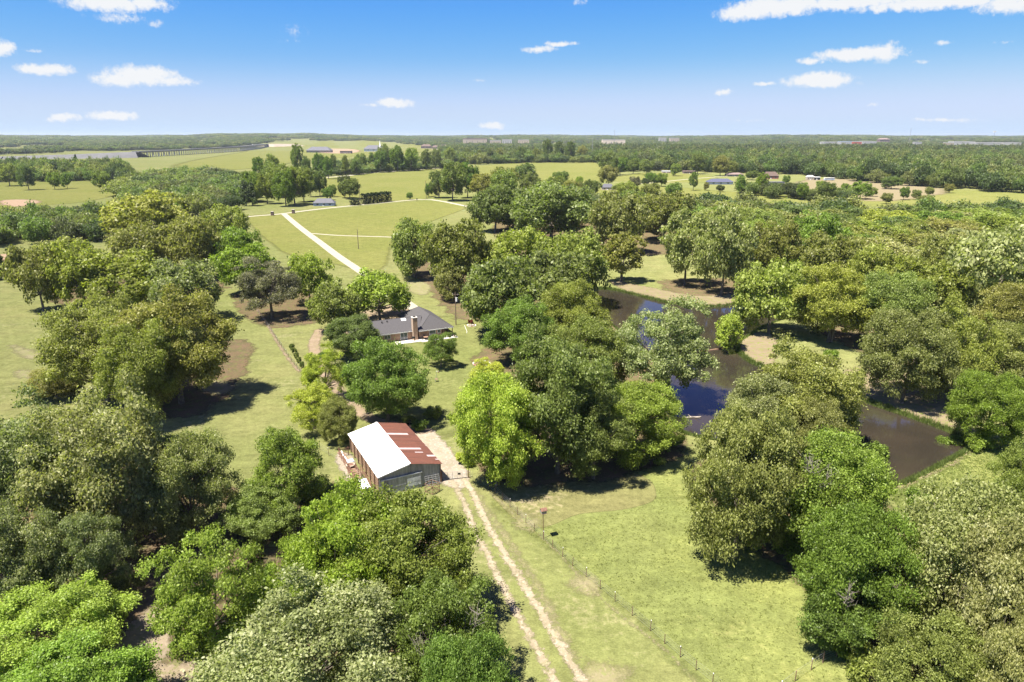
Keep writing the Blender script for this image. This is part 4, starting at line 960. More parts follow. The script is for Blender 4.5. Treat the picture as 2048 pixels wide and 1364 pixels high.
for s_ in (-.5, .5):
    for zz in (.7, 1.05, 1.4): MB().bar((s_, -1.9, zz), (s_, 1.9, zz), .04).build('side_rail', M_rust, r)
    for yy in (-1.8, 0, 1.8): MB().bar((s_, yy, 0), (s_, yy, 1.5), .05).build('post', M_rust, r)
r = empty('flatbed_trailer', loc(XL - 1.2, 3.6), RZ - .05, 'small flat trailer with a white deck at the front corner of the barn', 'trailer')
MB().box(-.72, .72, -1.5, 1.5, .72, .80).build('deck', M_white_roof, r); MB().box(-.6, .6, -1.4, 1.4, .58, .72).bar((0, -1.4, .62), (0, -2.4, .5), .05).build('frame', M_rust, r)
for s_ in (-.80, .80):
    w_ = MB().ring((s_, 0, .33), .24, .09, 14, 6, 'x').build('tyre', M_black, r); MB().bar((s_ - .04, 0, .33), (s_ + .04, 0, .33), .17, .17, 12).build('rim', M_steel, w_)

# gate across the wheel tracks
ga = Vector((*G(886, 961.5), 0)); gb = Vector((*G(934, 956), 0)); d = gb - ga; L = d.length
r = empty('farm_gate', ga, math.atan2(d.y, d.x), 'long tube-steel farm gate closed across the wheel tracks', 'gate')
for i in range(6): MB().bar((0, 0, .22 + i * .22), (L, 0, .22 + i * .22), .024).build('rail', M_steel, r)
for i in range(6): MB().bar((L * i / 5, .03, .2), (L * i / 5, .03, 1.34), .022).build('upright', M_steel, r)
MB().box(L * .62, L * .62 + .42, -.06, -.035, .75, 1.05).build('notice_plate', M_black, r)
for q, lb in ((ga - d.normalized() * .2, 'rusty pipe gate post at the barn corner'), (gb + d.normalized() * .2, 'rusty pipe gate post under the lime maple')):
    o = MB().bar((0, 0, -.2), (0, 0, 1.7), .08, .08, 8).bar((0, 0, 1.7), (0, 0, 1.74), .09, .02, 8).build('gate_post', M_rust, None); o.location = q; tag(o, lb, 'post')
# cage frames by the barn front
r = empty('livestock_panel', (*G(852, 975), 0), RZ - .05, 'grey tube livestock panel leaning at the barn front', 'livestock panel')
for i in range(6): MB().bar((0, i * .09, .15 + i * .28), (2.2, i * .09, .15 + i * .28), .028).build('rail', M_steel, r)
for i in range(5): MB().bar((i * .55, 0, .1), (i * .55, .48, 1.62), .028).build('upright', M_steel, r)
r = empty('hay_rack', (*G(866, 990), 0), RZ + .5, 'low rusty hay rack frame standing open in front of the barn', 'hay rack')
for (a, b) in (((0, 0), (1.5, 0)), ((1.5, 0), (1.5, 1.5)), ((1.5, 1.5), (0, 1.5)), ((0, 1.5), (0, 0))):
    for zz in (.12, .75, 1.35): MB().bar((*a, zz), (*b, zz), .035).build('rail', M_rust, r)
    MB().bar((*a, 0), (*a, 1.4), .045).build('leg', M_rust, r)
for i in range(1, 6): MB().bar((i * .25, 0, .1), (i * .25, 0, 1.35), .02).build('bar', M_rust, r)
MB().bar((0, 0, 1.35), (1.5, 1.5, .1), .03).build('brace', M_rust, r)

# bird house on its pole
px_, py_ = G(1087, 1077)
r = empty('bird_house', (px_, py_, 0), .35, 'rusty brown nest box on a tall thin pole beside the meadow fence', 'bird house')
MB().bar((0, 0, -.2), (-.10, .04, 3.85), .05, .045, 8).build('pole', M_rust, r)
b_x = MB().box(-.42, .25, -.32, .34, 3.82, 4.22).build('nest_box', M_steel, r)
MB().poly([(-.52, -.42, 4.20), (.35, -.42, 4.20), (.35, .0, 4.48), (-.52, .0, 4.48)], (0, 0, .03)).poly([(-.52, 0, 4.48), (.35, 0, 4.48), (.35, .44, 4.20), (-.52, .44, 4.20)], (0, 0, .03)).build('roof', M_rust, r)
MB().poly([(-.42, -.32, 4.22), (-.42, .34, 4.22), (-.42, .01, 4.45)], (.02, 0, 0)).poly([(.25, -.32, 4.22), (.25, .34, 4.22), (.25, .01, 4.45)], (-.02, 0, 0)).build('gable', M_timber, r)
for i in range(3): MB().bar((-.28 + i * .2, -.32, 4.02), (-.28 + i * .2, -.335, 4.02), .045, .045, 8).build('entrance_hole', M_black, b_x)
MB().box(-.46, .29, -.40, -.32, 3.80, 3.83).build('perch', M_timber, r)

# wire fences: every post a part
def wire_fence(px, step, hpost, label, cat='fence', rad=.04, wires=4, mat=None, ground=False, jit=.06):
    pts = [Vector((*(p if ground else G(*p)), 0)) for p in px]; r = empty('wire_fence', pts[0], 0, label, cat); o = pts[0]; P = []
    for a, b in zip(pts[:-1], pts[1:]):
        n = max(1, round((b - a).length / step)); P += [a.lerp(b, i / n) for i in range(n)]
    P.append(pts[-1]); tops = []
    me = MB().bar((0, 0, -.1), (0, 0, hpost), rad, rad * .9, 5).build('post', mat or M_rust, r); first = True
    for i, q in enumerate(P):
        p_ = me if first else me.copy()
        if not first: COL.objects.link(p_)
        first = False; p_.location = q - o; ax, ay = random.uniform(-jit, jit), random.uniform(-jit, jit); p_.rotation_euler = (ax, ay, 0); tops.append(q - o)
        if i % 2: MB().bar(q - o + Vector((ay * hpost, -ax * hpost, hpost)), q - o + Vector((ay * hpost, -ax * hpost, hpost + .1)), rad * 1.1, rad, 5).build('post_tip', M_white, r)
    for w in range(wires):
        m = MB(); zz = hpost * (.25 + .7 * w / max(1, wires - 1))
        for a, b in zip(tops[:-1], tops[1:]): m.bar(a + Vector((0, 0, zz)), b + Vector((0, 0, zz)), .009, .009, 3)
        m.build('wire', M_steel, r)
    return r
wire_fence([(940, 957), (962, 966), (991, 986), (1035, 1030), (1087, 1080), (1145, 1132), (1230, 1203), (1300, 1262), (1360, 1315), (1425, 1368), (1500, 1430)], 2.4, 1.25, 'wire fence with thin steel posts between the wheel tracks and the meadow')
wire_fence([(515, 622), (535, 652), (555, 682), (578, 716), (606, 752)], 3.0, 1.2, 'wire fence along the dirt path left of the house')
wire_fence([(1530, 1410), (1590, 1362), (1622, 1341), (1645, 1326), (1700, 1300)], 2.0, 1.3, 'old wire fence at the lower right corner of the meadow', rad=.05, mat=M_timber)
wire_fence([(640, 900), (658, 912), (690, 925)], 3.5, 1.4, 'short run of wire fence behind the pale dirt beside the barn')
r = empty('iron_fence', (*G(800, 725), 0), RZ - .1, 'short black iron fence on the lawn behind the large green tree', 'fence')
for i in range(13): MB().bar((i * .22, 0, 0), (i * .22, 0, 1.25), .03, .03, 4).build('picket', M_black, r)
for zz in (.2, 1.1): MB().bar((0, .05, zz), (2.64, .05, zz), .025, .025, 4).build('rail', M_black, r)

# ------------------------------------------------------------------ house
hx, hy = -23.7, 166.7; HR = math.radians(26)
house = empty('ranch_house', (hx, hy, 0), HR, 'low brick ranch house with charcoal roofs and a tall brick chimney', 'house')
def hl(x, y, z=0):
    c, s = math.cos(HR), math.sin(HR); return (hx + x * c - y * s, hy + x * s + y * c, z)
EZ, MZ, WZ = 2.5, 5.35, 4.7
def plate(pts, name, mat, parent, th=.14): return MB().poly(pts, (0, 0, -th)).build(name, mat, parent)
A_, B_ = (0, 0, EZ), (9.5, 0, EZ); C_, D_ = (9.5, 18.7, EZ), (0, 18.7, EZ); R1, R2 = (4.75, 4.75, MZ), (4.75, 13.95, MZ)
main = plate([A_, B_, R1], 'roof', M_shingle, house); plate([B_, C_, R2, R1], 'roof', M_shingle, house); plate([C_, D_, R2], 'roof', M_shingle, house); plate([D_, A_, R1, R2], 'roof', M_shingle, house)
b0, b1, bm = .9, 11.9, 6.4
plate([(-17, b0, EZ), (.6, b0, EZ + .02), (3.0, bm, WZ), (-17, bm, WZ)], 'roof', M_shingle, house); plate([(-17, b1, EZ), (-17, bm, WZ), (3.0, bm, WZ), (.6, b1, EZ + .02)], 'roof', M_shingle, house)
MB().box(-16.9, 0, b0 - .02, b0 + .02, EZ - .26, EZ - .04).box(.05, 9.45, -.03, .02, EZ - .26, EZ - .04).box(9.46, 9.52, .05, 18.6, EZ - .26, EZ - .04).build('fascia', M_white, house)
def hip_line(a, b): MB().bar(a, b, .07, .07, 5).build('ridge_cap', M_shingle, house)
hip_line(R1, R2); hip_line(A_, R1); hip_line(B_, R1); hip_line((-17, bm, WZ), (2.9, bm, WZ))
MB().box(-16.5, .4, 1.6, 1.85, 0, EZ - .12).box(-16.5, -16.25, 1.85, 11.2, 0, EZ - .1).box(-16.5, .6, 11.0, 11.2, 0, EZ - .12).box(.6, 8.9, 17.9, 18.1, 0, EZ - .12).build('wall', M_brick, house)
MB().box(.42, 6.6, 1.2, 1.45, 0, EZ - .12).box(6.6, 6.82, 1.45, 3.6, 0, EZ - .12).box(8.7, 8.9, 3.7, 17.9, 0, EZ - .12).box(6.82, 8.9, 3.5, 3.7, 0, EZ - .12).build('wall', M_brick, house)
MB().poly([(-16.5, 1.9, EZ - .14), (-16.5, 10.9, EZ - .14), (-16.5, bm, WZ - .2)], (.15, 0, 0)).build('gable', M_brick, house)
ch = MB().box(-1.35, -.15, .25, 1.55, 0, 5.9).build('chimney', M_brick, house); MB().box(-1.42, -.08, .18, 1.62, 5.9, 6.05).build('chimney_cap', M_conc, ch); MB().box(-1.1, -.4, .6, 1.2, 6.05, 6.2).build('flue', M_dark, ch)
for (x, w, z0, z1) in ((-4.4, 1.9, .05, 2.1), (-8.5, 1.6, .9, 2.0), (-12.5, 1.6, .9, 2.0)):
    f = MB().box(x, x + w, 1.54, 1.60, z0, z1).build('window', M_white, house); MB().box(x + .08, x + w / 2 - .04, 1.51, 1.54, z0 + .08, z1 - .08).box(x + w / 2 + .04, x + w - .08, 1.51, 1.54, z0 + .08, z1 - .08).build('pane', M_glass, f)
for (x, w, z0, z1) in ((3.2, 1.8, .05, 2.1), (5.4, .9, .9, 2.0)):
    f = MB().box(x, x + w, 1.14, 1.20, z0, z1).build('window', M_white, house); MB().box(x + .08, x + w - .08, 1.11, 1.14, z0 + .08, z1 - .08).build('pane', M_glass, f)
for (x, y) in ((6.8, .25), (9.2, .25), (9.2, 3.5)): MB().box(x - .09, x + .09, y - .09, y + .09, 0, EZ - .15).build('porch_post', M_timber, house)
sky_ = MB().poly([(-2.75, 5.15, lerp(EZ, WZ, (5.15 - b0) / 5.5) + .06), (-1.55, 5.15, lerp(EZ, WZ, (5.15 - b0) / 5.5) + .06), (-1.55, 6.1, lerp(EZ, WZ, (6.1 - b0) / 5.5) + .06), (-2.75, 6.1, lerp(EZ, WZ, (6.1 - b0) / 5.5) + .06)], (0, 0, -.1)).build('skylight', M_white, house)
for (x, y) in ((-6.6, 5.4), (-8.0, 5.2), (-12.0, 5.0)): MB().bar((x, y, 4.1), (x, y, 4.65), .14, .14, 8).bar((x, y, 4.65), (x, y, 4.72), .2, .06, 8).build('roof_vent', M_black, house)
o = MB().box(-6.2, .2, -1.35, 1.58, 0, .12).box(.2, 9.9, -2.0, 1.18, 0, .12).box(6.85, 9.6, 1.18, 3.48, 0, .12).build('patio', M_conc, None); o.location = (hx, hy, 0); o.rotation_euler = (0, 0, HR); tag(o, kind='structure')
r = empty('grill', hl(-1.6, -.5, .12), HR, 'dark covered grill on the patio in front of the chimney', 'grill')
MB().box(-.35, .35, -.25, .25, .75, 1.05).build('body', M_black, r); MB().bar((-.35, 0, 1.05), (.35, 0, 1.05), .24, .24, 10).build('lid', M_black, r)
for sx in (-.3, .3):
    for sy in (-.2, .2): MB().bar((sx, sy, 0), (sx, sy, .75), .03).build('leg', M_black, r)
r = empty('patio_table', hl(1.7, -.4, .12), HR, 'round brown table on the patio by the brick wall', 'table')
MB().bar((0, 0, .68), (0, 0, .73), .65, .65, 16).build('table_top', M_timber, r); MB().bar((0, 0, 0), (0, 0, .68), .06).bar((0, 0, 0), (0, 0, .04), .35, .35, 10).build('pedestal', M_black, r)
def chair(x, y, rz, lab):
    r = empty('patio_chair', hl(x, y, .12), rz, lab, 'chair', 'chairs around the patio table')
    MB().box(-.24, .24, -.24, .24, .40, .45).build('seat', M_black, r); MB().box(-.24, .24, .21, .25, .45, .95).build('backrest', M_black, r)
    for sx in (-.2, .2):
        for sy in (-.2, .2): MB().bar((sx, sy, 0), (sx, sy, .4), .02, .02, 4).build('leg', M_black, r)
chair(.65, -.4, HR + 1.57, 'black patio chair left of the round table'); chair(2.8, -.4, HR - 1.57, 'black patio chair right of the round table'); chair(1.7, .6, HR, 'black patio chair between the round table and the wall')
for i, (x, y, s_) in enumerate(((7.5, -.8, .5), (8.4, -.3, .38), (9.2, -1.2, .45))):
    r = empty('flower_pot', hl(x, y, .12), 0, ['low broad flower pot at the patio end', 'smallest flower pot under the porch roof', 'outermost flower pot on the patio corner'][i], 'flower pot')
    MB().bar((0, 0, 0), (0, 0, s_), s_ * .4, s_ * .55, 12).build('pot', M_roofpink if i else M_stone, r)
    c_ = link('plant', PROTO['bush'][i % 3][0], r); c_.scale = (.28, .28, .3); c_.location = (0, 0, s_ - .05); c_.color = (.10, .14, .03, .4)

# ------------------------------------------------------------------ garden things
def stone_mesh(seed):
    rs = np.random.default_rng(seed); v = []; n = 7
    for k_, (zz, rr) in enumerate(((0, .9), (.35, 1.05), (.75, .7))):
        for i in range(n): a = 2 * math.pi * i / n; q = rr * rs.uniform(.8, 1.15); v.append((q * math.cos(a), q * math.sin(a) * .8, zz * rs.uniform(.85, 1.1)))
    v.append((0, 0, .9)); f = [tuple(reversed(range(n)))] + [(k_ * n + i, k_ * n + (i + 1) % n, (k_ + 1) * n + (i + 1) % n, (k_ + 1) * n + i) for k_ in range(2) for i in range(n)] + [(2 * n + i, 2 * n + (i + 1) % n, 3 * n) for i in range(n)]
    me = bpy.data.meshes.new('stone'); me.from_pydata(v, [], f); me.update(); return me
ST = [stone_mesh(i) for i in range(4)]
M_redstone = simple('reddish_stone', (.30, .14, .12), .9, var=.25); M_whitestone = simple('white_stone', (.66, .63, .58), .9, var=.1)
for s_, m_ in zip(ST, (M_stone, M_redstone, M_whitestone, M_redstone)): s_.materials.append(m_)
def ring_of_stones(px, py, R, n, rs, label, name):
    r = empty(name, (*G(px, py), 0), 0, label, 'stone ring')
    for i in range(n):
        a = 2 * math.pi * i / n; o = link('stone', ST[random.randrange(4)], r); s_ = rs * random.uniform(.8, 1.3)
        o.location = (math.cos(a) * R, math.sin(a) * R, -.03); o.scale = (s_, s_, s_ * .9); o.rotation_euler = (0, 0, random.uniform(0, 6))
    return r
r = ring_of_stones(963, 727, 1.9, 22, .26, 'ring of red and white stones around a fire pit on the lawn', 'fire_pit')
for i in range(9):
    o = link('stone', ST[2 if i % 2 else 1], r); o.location = (random.uniform(-1, 1), random.uniform(-1, 1), 0); o.scale = (.3, .3, .3)
a_ = MB().bar((-.5, 0, .1), (.5, .1, .35), .09).bar((0, -.5, .12), (.1, .5, .3), .08).build('charred_log', M_black, r)
r = ring_of_stones(943, 651, 1.15, 14, .22, 'pale stone bed with a red-leaved shrub and dark boulders beside the utility pole', 'flower_bed')
for i, (x, y) in enumerate(((-.3, -.2), (.35, 0))): o = link('boulder', ST[0], r); o.location = (x, y, 0); o.scale = (.4, .35, .45); 
o = link('shrub', PROTO['bush'][0][0], r); o.scale = (.35, .35, .6); o.location = (-.2, .7, 0); o.color = (.17, .035, .03, .0)
hp = smooth_line([G(929, 651), G(931, 656), G(934, 664), G(933, 667)], 4); m = MB()
for a, b in zip(hp[:-1], hp[1:]): m.bar((*a, .06), (*b, .06), .05, .05, 5)
tag(m.build('garden_hose', M_wallw), 'pale garden hose lying on the lawn below the stone bed', 'hose')
r = empty('feeder_stand', (*G(873, 763), 0), 0, 'thin tripod bird feeder stand alone on the lawn', 'feeder stand')
for a in (0, 2.1, 4.2): MB().bar((math.cos(a) * .45, math.sin(a) * .45, 0), (0, 0, 1.6), .03).build('leg', M_steel, r)
MB().bar((0, 0, 1.5), (0, 0, 2.3), .03).bar((0, 0, 2.3), (.5, 0, 2.35), .02).build('pole', M_steel, r); MB().bar((.5, 0, 1.95), (.5, 0, 2.25), .1, .1, 8).build('feeder', M_timber, r); MB().box(-.3, .3, -.3, .3, .55, .6).build('tray', M_timber, r)
r = empty('gas_tank', (*G(627, 770), 0), .5, 'white gas tank half hidden below the loose lime-green trees', 'gas tank')
m = MB().bar((-.85, 0, .7), (.85, 0, .7), .42, .42, 14).bar((.85, 0, .7), (1.1, 0, .7), .42, .2, 14).bar((-.85, 0, .7), (-1.1, 0, .7), .42, .2, 14); m.build('tank', M_white, r, smooth=False)
for x in (-.6, .6): MB().box(x - .08, x + .08, -.3, .3, 0, .35).build('foot', M_conc, r)
MB().bar((0, 0, 1.1), (0, 0, 1.25), .12, .12, 8).build('valve_cap', M_white, r)

def utility_pole(px, pb, pt, label, arm=True, box=False, rad=.15):
    x, y = G(px, pb); z = depth(y)
    c, s = math.cos(PITCH), math.sin(PITCH); v = (pt - 682) / FPX; hgt = CAM_H - y * (v * c + s) / (c - v * s)
    r = empty('utility_pole', (x, y, 0), random.uniform(-.4, .4), label, 'utility pole')
    MB().bar((0, 0, -.3), (0, 0, hgt), rad, rad * .7, 8).build('pole', M_pole, r)
    if arm:
        MB().box(-.9, .9, -.05, .05, hgt - .75, hgt - .63).build('crossarm', M_pole, r)
        for xx in (-.8, 0, .8): MB().bar((xx, 0, hgt - .63), (xx, 0, hgt - .45), .05, .03, 6).build('insulator', M_white, r)
    if box: MB().bar((.35, 0, hgt - 2.6), (.35, 0, hgt - 1.5), .28, .28, 10).build('transformer', M_wallw, r)
    return x, y, hgt
U = [utility_pole(912, 650, 584, 'wooden utility pole with a pale transformer beside the house', True, True), utility_pole(717, 498, 459, 'utility pole in the middle of the mown field', False, rad=.17), utility_pole(720.5, 411, 372, 'utility pole at the left end of the dark hedge', False, rad=.2), utility_pole(852.5, 398, 361, 'utility pole at the bend of the gravel road', False, rad=.2)]
for a, b, lb in ((U[0], U[1], 'overhead wire from the house pole to the field pole'), (U[1], U[2], 'overhead wire from the field pole to the hedge pole')):
    m = MB(); n = 12; pa = Vector((a[0], a[1], a[2] - .5)); pb_ = Vector((b[0], b[1], b[2] - .3)); Q = [pa.lerp(pb_, i / n) - Vector((0, 0, 1.6 * 4 * (i / n) * (1 - i / n))) for i in range(n + 1)]
    for i in range(n): m.bar(Q[i], Q[i + 1], .012, .012, 3)
    tag(m.build('overhead_wire', M_black), lb, 'wire')

# pond things
a = Vector((*G(1372, 707, -.35), -.38)); b = Vector((*G(1476, 693, -.35), -.30)); m = MB(); 
r = empty('timber_weir', a, 0, 'long low timber edge crossing the pond to the sandy spit', 'weir')
for i in range(5): MB().bar((b - a) * (i / 5), (b - a) * ((i + .98) / 5) + Vector((0, random.uniform(-.1, .1), 0)), .22, .20, 8).build('log', M_rust if i % 2 else M_timber, r)
def dead_wood(name, px, py, segs, label, cat):
    x, y = G(px, py); r = empty(name, (x, y, float(max(height(x, y), -.4))), 0, label, cat)
    V, F = tubes(segs, 6); link('limb', npmesh('limb', V, F, M_dead, smooth=True), r)
dead_wood('floating_log', 1388, 832, [((-1.6, 0, .1), (1.4, .3, .15), .13, .08), ((.2, .1, .12), (.9, -.9, .5), .07, .03), ((-.4, 0, .12), (-.9, .8, .4), .06, .03)], 'dead branch floating in the blue pond water', 'log')
dead_wood('dead_snag', 1663, 684, [((0, 0, -.2), (.1, 0, 4.4), .26, .14), ((0, 0, 2.2), (1.8, .2, 3.0), .08, .02), ((0, 0, 1.4), (1.5, -.6, 1.2), .07, .02), ((.05, 0, 3.0), (1.2, .3, 4.2), .06, .02), ((0, 0, .9), (1.7, .5, .5), .06, .02), ((0, 0, 2.7), (-1.0, .2, 3.6), .05, .02)], 'pale broken dead trunk standing in front of the olive tree', 'dead tree')
dead_wood('fallen_tree', 1955, 652, [((-3.5, .5, 3.6), (3.0, -.5, .4), .22, .12), ((-3.5, .5, 3.6), (-5.2, .8, 2.0), .14, .05)] + [((random.uniform(-4, 2), random.uniform(-1, 1), random.uniform(.5, 2.4)), (random.uniform(-5, 3), random.uniform(-2.5, 2), random.uniform(0, 1.2)), .09, .03) for _ in range(22)], 'heap of pale fallen branches below the big pale oak', 'fallen tree')
for i, (px, py, H_) in enumerate(((1247, 1225, 7), (1560, 1010, 7), (1575, 1080, 5), (748, 1180, 6))):
    pass

# bushes
def bush(px, py, w, h, kind, label, name='bush', group=None, cat='bush'):
    x, y = G(px, py); z = depth(y); me, tr, re, he = PROTO['bush'][random.randrange(3)]
    r = empty(name, (x, y, float(height(x, y)) - .05), random.uniform(0, 6), label, cat, group); s_ = w / 2 * z / FPX / re; r.scale = (s_, s_, h * z / FPX / he)
    c = TINT[kind]; cr = link('foliage', me, r); cr.color = c; link('stem', tr, r)
bush(865, 838, 40, 27, 'mid', 'round clipped bush on the lawn behind the barn')
for i, (px, py) in enumerate(((584, 700), (589, 708), (594, 717), (599, 726), (604, 736))): bush(px, py, 11, 14, 'dark', ORD[i].replace('leftmost', 'first') + ' small dark shrub from the top in the row beside the left fence', group='shrubs in a row beside the left fence')
bush_n = {}
def bush_label(px, py, k_):
    rg = 'the undergrowth around the barn' if px < 1050 and 830 < py < 1060 else 'the undergrowth along the meadow edge' if 1200 < px and py > 1050 else 'the grass around the pond' if px > 1090 else 'the undergrowth at lower left' if py > 1100 else 'the driveway verge'
    n_ = bush_n[rg] = bush_n.get(rg, -1) + 1; return ordlabel(n_, TONE[k_], 'bush', rg)
for i, (px, py, w, h, k_) in enumerate(sorted([(560, 1040, 60, 50, 'mid'), (620, 1015, 70, 50, 'dark'), (690, 1000, 50, 40, 'green'), (840, 860, 36, 22, 'green'), (820, 850, 30, 20, 'mid'), (930, 930, 40, 25, 'lime'), (1020, 955, 60, 30, 'green'), (1430, 1060, 70, 50, 'olive'), (1500, 1090, 70, 50, 'green'), (1580, 1130, 80, 60, 'green'), (1640, 1200, 80, 60, 'mid'),
                                        (1680, 1300, 90, 70, 'green'), (1740, 1370, 110, 80, 'mid'), (1830, 1020, 60, 40, 'green'), (1850, 1000, 50, 30, 'mid'), (1330, 900, 70, 40, 'green'), (1300, 930, 60, 30, 'mid'), (380, 1300, 70, 50, 'green'), (480, 1270, 80, 60, 'green'), (250, 1200, 80, 60, 'grey'), (60, 1240, 80, 60, 'green'), (200, 1180, 70, 50, 'dark'), (530, 1190, 70, 60, 'green'),
                                        (1900, 880, 50, 26, 'green'), (1955, 900, 60, 34, 'bright'), (1745, 905, 60, 40, 'green'), (1660, 720, 34, 22, 'bright'), (1560, 705, 30, 18, 'green'), (1740, 700, 40, 24, 'green'), (700, 845, 30, 20, 'mid'), (650, 720, 26, 18, 'green'), (1100, 590, 30, 20, 'green')])):
    bush(px, py, w, h, k_, bush_label(px, py, k_), group='undergrowth below the trees', name='undergrowth_bush')
# hedge: leaf mass along a straight line
def hedge(px0, px1, hpx, label):
    a = np.array(G(*px0)); b = np.array(G(*px1)); L = np.hypot(*(b - a)); z = depth(a[1]); h = hpx * z / FPX; n = int(L * h * 26); u = (b - a) / L; nrm = np.array([-u[1], u[0]])
    t_ = rng.uniform(0, L, n); w = rng.uniform(-1.6, 1.6, n); hh = h * (1 + .08 * np.sin(t_ * 1.3) + .05 * np.sin(t_ * 3.1)); zt = rng.uniform(0, 1, n); side = rng.random(n) < .6
    w = np.where(side, np.sign(w) * (1.5 + rng.uniform(-.2, .2, n)), w); zt = np.where(side, zt * hh, hh * rng.uniform(.93, 1.03, n))
    C = np.c_[a[0] + u[0] * t_ + nrm[0] * w, a[1] + u[1] * t_ + nrm[1] * w, zt]; N = np.c_[nrm[0] * w * .4, nrm[1] * w * .4, np.full(n, .5)] + unit(n) * .6; N /= np.linalg.norm(N, axis=1)[:, None]
    V, F = leaf_quads(C, N, .55); r = empty('hedge', (0, 0, 0), 0, label, 'hedge'); me = npmesh('foliage', V, F, M_leaf); at = me.attributes.new('v', 'FLOAT', 'FACE'); at.data.foreach_set('value', rng.uniform(.2, .8, n).astype(np.float32)); o = link('foliage', me, r); o.color = (.040, .058, .020, 0)
    q = MB(); 
    for i in range(int(L / 1.5)): p_ = a + u * (i * 1.5 + .7); q.bar((p_[0], p_[1], 0), (p_[0], p_[1], h * .6), .08, .05, 5)
    q.build('stems', M_bark, r)
hedge((725, 409), (781, 403), 19, 'long dark clipped hedge along the gravel road')
hedge((700, 411), (720, 410), 12, 'lower dark hedge left of the long clipped hedge')

# ------------------------------------------------------------------ far buildings
def simple_house(px0, px1, yb, h_px, roof_px, wall, roof, label, name='house', cat='house', dep=.6, rz=0.0, flat=False, wins=3, group=None):
    x0, y = G(px0, yb); x1, _ = G(px1, yb); z = depth(y); Wd = x1 - x0; h = h_px * z / FPX; rh = roof_px * z / FPX; Dp = Wd * dep if Wd * dep < 40 else 40
    r = empty(name, (x0 + Wd / 2, y, float(height(x0 + Wd / 2, y))), rz, label, cat, group); w2 = Wd / 2
    MB().box(-w2, w2, 0, Dp, 0, h).build('wall', wall, r)
    if flat: MB().box(-w2 - .3, w2 + .3, -.3, Dp + .3, h, h + max(rh, .4)).build('roof', roof, r)
    else:
        o = .03 * Wd; i = min(w2 * .35, Dp * .5); m = MB(); E = [(-w2 - o, -o, h), (w2 + o, -o, h), (w2 + o, Dp + o, h), (-w2 - o, Dp + o, h)]; T1, T2 = (-w2 + i, Dp / 2, h + rh), (w2 - i, Dp / 2, h + rh)
        m.v = E + [T1, T2]; m.f = [(0, 1, 5, 4), (1, 2, 5), (2, 3, 4, 5), (3, 0, 4), (3, 2, 1, 0)]; m.build('roof', roof, r)
    if h > 1.5:
        ww_ = min(2.0, Wd * .1)
        for k_ in range(wins):
            xx = -w2 + Wd * (k_ + .7) / (wins + .4); MB().box(xx - ww_ / 2, xx + ww_ / 2, -.06, -.01, h * .35, h * .78).build('window', M_glass, r)
        MB().box(-w2 + Wd * .47 - .5, -w2 + Wd * .47 + .5, -.06, -.012, 0, min(2.1, h * .8)).build('door', M_white if wall is not M_white else M_roofbrown, r)
    return r
simple_house(627, 668, 412, 6, 8, M_wallblue, M_roofgrey, 'grey-blue farmhouse with a grey roof among trees at the road', dep=.55, rz=.1)
simple_house(1417, 1466, 369, 5, 6, M_wallw, simple('dark_blue_roof', (.07, .075, .12), .7), 'white house with a dark blue roof in the right pasture', dep=.4)
simple_house(1528, 1557, 358, 6, 8, simple('red_brick_wall', (.28, .12, .09), .9), M_roofbrown, 'red brick house with a brown hip roof at the wood edge', dep=.5)
simple_house(1335, 1358, 338, 4, 2, M_wallw, M_wallw, 'white long shed between the far trees', 'shed', 'shed', flat=True)
simple_house(1368, 1392, 347, 3, 2, M_roofpink, M_roofpink, 'low pinkish shed right of the white long shed', 'shed', 'shed', flat=True)
simple_house(1325, 1342, 346, 3, 1, M_walltan, M_white, 'small tan shed with a white roof below the long shed', 'shed', 'shed', flat=True)
simple_house(1455, 1487, 353, 4, 3, M_walltan, M_roofpink, 'tan house with a pinkish roof behind the dark-roofed house')
simple_house(1542, 1568, 372, 5, 3, M_wallw, M_roofgrey, 'white metal shop with a grey roof below the brick house', 'workshop', 'workshop', flat=True)
simple_house(1614, 1628, 360, 6, 3, M_walltan, M_white, 'tan workshop at the left of the parked bus', 'workshop', 'workshop')
simple_house(1628, 1640, 360, 5, 1, M_dark, M_white, 'carport with near-black walls for its shaded mouth beside the tan workshop', 'carport', 'carport', flat=True)  # solid box, shade of the open mouth painted on as wall colour
simple_house(1204, 1227, 380, 5, 7, M_walltan, M_roofgrey, 'tan house with a grey roof behind the middle wood', dep=.5)
simple_house(613, 660, 305, 4, 7, M_walltan, M_roofgrey, 'wide low building with a big grey hip roof across the far field', 'lodge', 'building', dep=.5)
simple_house(680, 702, 307, 4, 1, M_roofpink, M_roofbrown, 'low brown shed right of the wide grey-roofed building', 'shed', 'shed', flat=True)
simple_house(728, 768, 303, 5, 7, M_white, M_roofgrey, 'white church hall with a grey roof and a thin steeple beside it', 'church', 'church', dep=.5)
x, y = G(762, 303); r = empty('steeple', (x, y - 12, 0), 0, 'thin white steeple beside the church hall', 'steeple'); MB().box(-3, 3, -3, 3, 0, 17).build('tower', M_white, r); MB().bar((0, 0, 17), (0, 0, 36), 3.4, .2, 4).build('spire', M_white, r)
for i, (x0, x1, yb, h_, rf, wl, rfm, lb) in enumerate([
    (842, 862, 297, 4, 4, M_roofpink, M_roofbrown, 'leftmost red-roofed house of the far housing row'), (864, 880, 299, 4, 4, M_walltan, M_roofbrown, 'second red-roofed house of the far housing row'), (880, 896, 297, 4, 3, M_roofpink, M_roofpink, 'right-hand house of the far housing row')]):
    simple_house(x0, x1, yb, h_, rf, wl, rfm, lb)
M_store = simple('faded_store_wall', (.36, .35, .33), .8); M_storeroof = simple('faded_store_roof', (.40, .39, .37), .7)
